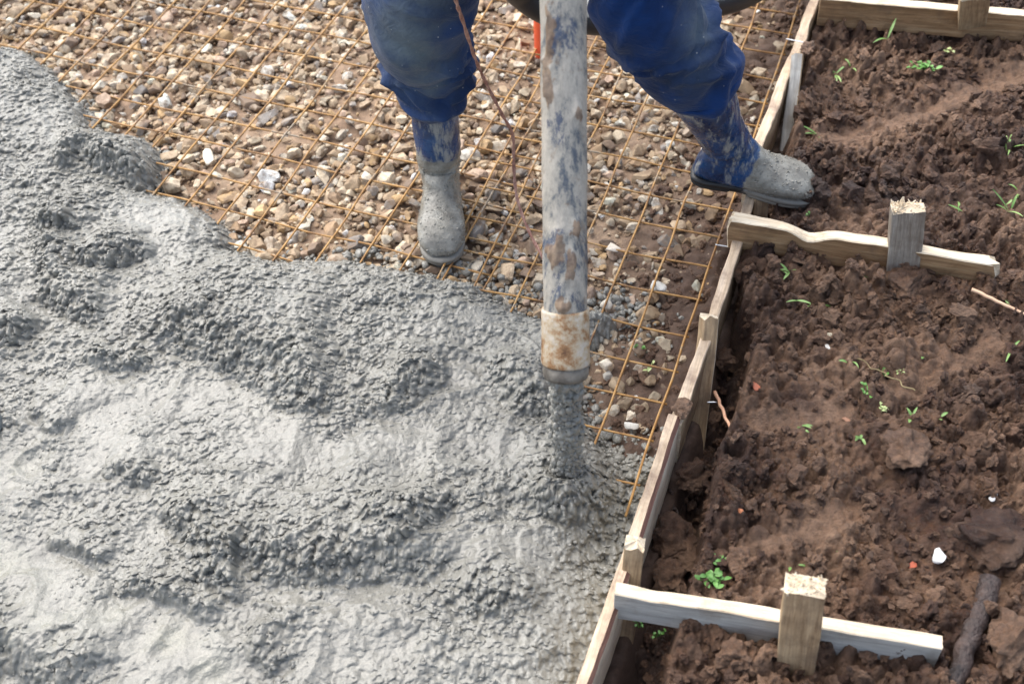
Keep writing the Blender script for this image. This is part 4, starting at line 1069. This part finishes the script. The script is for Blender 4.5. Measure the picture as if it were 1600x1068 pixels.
    secs = resample([((.09, 2.30, 1.02), (.09, 2.52, 1.02), .175, (1, 0, 0)), ((.09, 2.24, 1.14), (.09, 2.47, 1.16), .17, (1, 0, 0)), ((.09, 2.14, 1.30), (.09, 2.41, 1.36), .185, (1, 0, 0)), ((.09, 2.11, 1.41), (.09, 2.34, 1.48), .17, (1, 0, 0)), ((.09, 2.11, 1.50), (.09, 2.26, 1.54), .075, (1, 0, 0)), ((.09, 2.10, 1.54), (.09, 2.23, 1.57), .065, (1, 0, 0))], 60)
    secs = [(lo(a), lo(b), c, d_) for a, b, c, d_ in secs]
    mj = m_simple('jacket_cloth', (.006, .03, .14), (.012, .055, .24), .9, 9, .4, .004)
    jk = ring_loft('jacket', secs, 72, mj, root, lambda vs, m, n: vs * 1.0 + .006 * np.array([mnoise.noise_vector(Vector(v) * 9)[:] for v in vs]), close=(False, False))
    for sx, hn in ((-1, hands[0]), (1, hands[1])):
        v, f = sleeve([lo((.09 + sx * .10, 2.24, 1.44)), lo((.09 + sx * .19, 2.23, 1.43)), lo((.09 + sx * .25, 2.15, 1.31)), lo((.09 + sx * .275, 2.08, 1.20)), lo((.09 + sx * .22, 2.03, 1.17)), lo(hn + [sx * .085, .035, 0])], [.075, .078, .066, .062, .052, .042])
        mesh_np('sleeve', v, f[0], mj, jk)
    # head details: hard hat, hair, face
    hl = bpy.data.meshes.new('x'); bpy.data.meshes.remove(hl)
    a = np.linspace(0, 2 * np.pi, 48, endpoint=False); vs = []
    for z, r in ((0, 1.18), (.004, 1.2), (.012, 1.02), (.05, .96), (.085, .78), (.11, .45), (.118, .1)):
        vs.append(np.stack([np.cos(a) * .105 * r, np.sin(a) * .125 * r - (.02 if z < .01 else 0), np.full(48, z)], -1))
    i = np.arange(7 * 48).reshape(7, 48); j = np.roll(i, -1, 1)
    mesh_np('hard_hat', np.vstack(vs) + lo((.09, 2.075, 1.745)), [np.stack([i[:-1], j[:-1], j[1:], i[1:]], -1).reshape(-1, 4), i[-1][None]], m_simple('hat_plastic', (.7, .42, .03), (.75, .47, .05), .35, 5, .05, .001), root)
    for nm, P, r, mm in (('nose', [(.09, 1.985, 1.71), (.09, 1.965, 1.675)], (.010, .016), body.data.materials[0]), ('eye', [(.06, 1.995, 1.705), (.06, 1.989, 1.705)], (.012, .006), m_simple('eye_white', (.6, .6, .6), (.7, .7, .7), .2)),
                        ('eye', [(.12, 1.995, 1.705), (.12, 1.989, 1.705)], (.012, .006), m_simple('eye_white2', (.6, .6, .6), (.7, .7, .7), .2)), ('mouth', [(.065, 1.992, 1.642), (.115, 1.992, 1.642)], (.005, .005), m_simple('lips', (.35, .12, .1), (.4, .15, .12), .4)),
                        ('ear', [(.005, 2.08, 1.69), (.002, 2.085, 1.65)], (.014, .010), body.data.materials[0]), ('ear', [(.175, 2.08, 1.69), (.178, 2.085, 1.65)], (.014, .010), body.data.materials[0]), ('hair', [(.03, 2.14, 1.69), (.15, 2.14, 1.69)], (.05, .05), m_simple('hair', (.03, .02, .012), (.05, .03, .02), .6))):
        P = np.array([lo(q) for q in P]); P = np.linspace(P[0], P[1], 5); v, f = tube_np(P, np.linspace(r[0], r[1], 5), 14); mesh_np(nm, v, f, mm, root)
worker()
# a second boot whose side just shows at the left edge
def side_boot():
    o = np.array(un(-26, 672, .045))
    root = empty('rubber_boot', o, 'dark grey rubber boot just showing at the left picture edge in the concrete', 'boot')
    mg = m_simple('grey_rubber', (.11, .125, .13), (.2, .215, .21), .35, 20, .3, .002)
    b = boot(root, (-.27, .05, -.02), (.035, -.01, -.02), (-.22, .05, .33), mt=mg, name='boot_upper', sh_r=.056)
side_boot()

# ------------------------------------------------------------------ weeds and grass
M_LEAF = m_simple('weed_leaf', (.045, .14, .02), (.13, .30, .06), .5, 40, .3, .002)
M_LEAF2 = m_simple('pale_leaf', (.28, .36, .12), (.5, .55, .28), .55, 30, .3, .002)
M_BLADE = m_simple('grass_blade', (.09, .2, .04), (.25, .38, .12), .5, 12, .2, .001)
def leaf_np(base, d, L, wd, droop, n=7):
    d = np.array(d, float); d /= np.linalg.norm(d); sd = np.cross(d, [0, 0, 1.0]); sd /= (np.linalg.norm(sd) + 1e-9); vs = []
    for k in range(n + 1):
        t = k / n; c = np.array(base) + d * L * t + np.array([0, 0, -droop * L * t * t]); w_ = wd * math.sin(math.pi * min(.97, t * .92 + .06)) ** .8
        vs += [c - sd * w_ + [0, 0, w_ * .35], c, c + sd * w_ + [0, 0, w_ * .35]]
    i = np.arange((n + 1) * 3).reshape(n + 1, 3); q = np.stack([i[:-1, :-1], i[1:, :-1], i[1:, 1:], i[:-1, 1:]], -1).reshape(-1, 4)
    return np.array(vs), q
def tuft(px, py, kind, size, n, label, seed, z=None, mt=None):
    p = on_soil(px, py) if z is None else un(px, py, z); r = random.Random(seed); vs, fs, off = [], [], 0
    st_v, st_f, so = [], [], 0
    for k in range(n):
        a = r.uniform(0, 6.28)
        if kind == 'weed':
            el = r.uniform(.15, 1.1); b = np.array([r.gauss(0, size * .45), r.gauss(0, size * .3), r.uniform(.004, .5 * size)])
            v, f = leaf_np(b, (math.cos(a), math.sin(a), el * .6), size * r.uniform(.35, .75), size * r.uniform(.12, .22), r.uniform(.1, .5))
            sv, sf = tube_np(np.array([[b[0] * .3, b[1] * .3, -.01], b * [.7, .7, .6], b]), .0011, 5); st_v.append(sv); st_f.append((sf[0] + so)); so += len(sv)
        else:
            el = r.uniform(.2, 1.3); v, f = leaf_np((r.gauss(0, .004), r.gauss(0, .004), 0), (math.cos(a), math.sin(a), el), size * r.uniform(.6, 1.1), .0022 + .0012 * r.random(), r.uniform(.1, .6), 10)
        vs.append(v); fs.append(f + off); off += len(v)
    root = empty('weed' if kind == 'weed' else 'grass_tuft', p + [0, 0, .002], label, 'weed' if kind == 'weed' else 'grass', 'green plants sprouting from the soil')
    mm = mt or (M_LEAF if kind == 'weed' else M_BLADE)
    mesh_np('leaves' if kind == 'weed' else 'blades', np.vstack(vs), np.vstack(fs), mm, root)
    if st_v: mesh_np('stems', np.vstack(st_v), np.vstack(st_f), mm, root)
tuft(1110, 908, 'weed', .026, 26, 'leafy green weed at the trench edge just above the lowest cross board', 1)
tuft(1128, 878, 'weed', .02, 12, 'small pale green weed behind the leafy one above the lowest cross board', 2)
tuft(1442, 108, 'weed', .028, 24, 'leafy weed on the dark soil in the upper right', 3)
tuft(1483, 82, 'weed', .024, 6, 'pale two lobed leaf clump near the top right', 4, mt=M_LEAF2)
tuft(1378, 578, 'weed', .026, 12, 'green weed with broad leaves right of the middle of the soil', 5)
tuft(1352, 612, 'weed', .02, 9, 'small green weed below and left of the broad leaved one', 6)
tuft(1380, 640, 'weed', .018, 8, 'pale green weed beside the large rounded clod', 7, mt=M_LEAF2)
tuft(1408, 585, 'weed', .013, 5, 'tiny yellow green leaf at the end of the dry stem', 8, mt=M_LEAF2)
tuft(1305, 118, 'grass', .07, 5, 'long curved grass blades beside the uppermost form board', 9)
tuft(1388, 62, 'grass', .06, 2, 'single upright broad grass blade below the uppermost cross board', 10)
tuft(1275, 212, 'grass', .065, 3, 'forked grass blade right of the boot shaft', 11)
tuft(1575, 330, 'grass', .07, 4, 'grass blades at the right edge above the splinter', 12)
tuft(1560, 465, 'grass', .05, 4, 'grass blades growing behind the pinkish splinter at the right', 13)
tuft(1580, 545, 'grass', .06, 5, 'spreading grass blades at the right edge below the splinter', 14)
tuft(1262, 478, 'grass', .05, 4, 'thin grass blades on the dark mud heap', 15)
tuft(1235, 428, 'grass', .04, 5, 'short grass tuft below the middle cross board', 16)
tuft(1355, 435, 'grass', .035, 3, 'short curved blades left of the grey stake foot', 17)
tuft(1575, 235, 'grass', .06, 5, 'dark grass tuft at the upper right edge', 18)
tuft(1425, 655, 'grass', .04, 3, 'single grass blade beside the large rounded clod', 19)
tuft(1252, 668, 'grass', .025, 4, 'tiny grass tuft on the smeared mud near the trench', 20)
tuft(1345, 685, 'grass', .022, 4, 'tiny pale grass tuft left of the large rounded clod', 21)
tuft(1235, 885, 'grass', .03, 3, 'small grass blade above the broken stake top', 22)
tuft(1000, 545, 'weed', .02, 6, 'dark green leaf lying on gravel right of the hose end', 23, z=-.02)
tuft(1013, 578, 'weed', .022, 3, 'pale grey green leaf on gravel beside the mesh edge', 24, z=-.02, mt=M_LEAF2)
tuft(1000, 975, 'weed', .016, 6, 'small weed under the left end of the lowest cross board', 25, z=.03)
tuft(1028, 990, 'weed', .013, 5, 'tiny weed in the dark trench below the lowest cross board', 26, z=.0)
tuft(1590, 305, 'grass', .05, 3, 'pale grass blade at the right edge beside the middle cross board end', 27)
tuft(1260, 340, 'weed', .012, 4, 'tiny yellow green leaf between boot toe and middle cross board', 28)

for k, (px, py, sz, lab) in enumerate(((1330, 108, .05, 'stray grass blade just right of the long curved blades near the top'), (1300, 480, .04, 'stray grass blade above the round beige pebble'), (1240, 470, .045, 'stray grass blade on the left side of the dark mud heap'),
        (1500, 330, .06, 'long stray grass blade right of the splintered grey stake'), (1330, 570, .04, 'short grass blade left of the dry stem'),
        (1440, 560, .03, 'short grass blade above and right of the broad leaved weed'), (1470, 655, .03, 'short grass blade right of the large rounded clod'), (1300, 860, .03, 'short grass blade behind the stake with broken pale top'))):
    tuft(px, py, 'grass', sz, 2, lab, 60 + k)
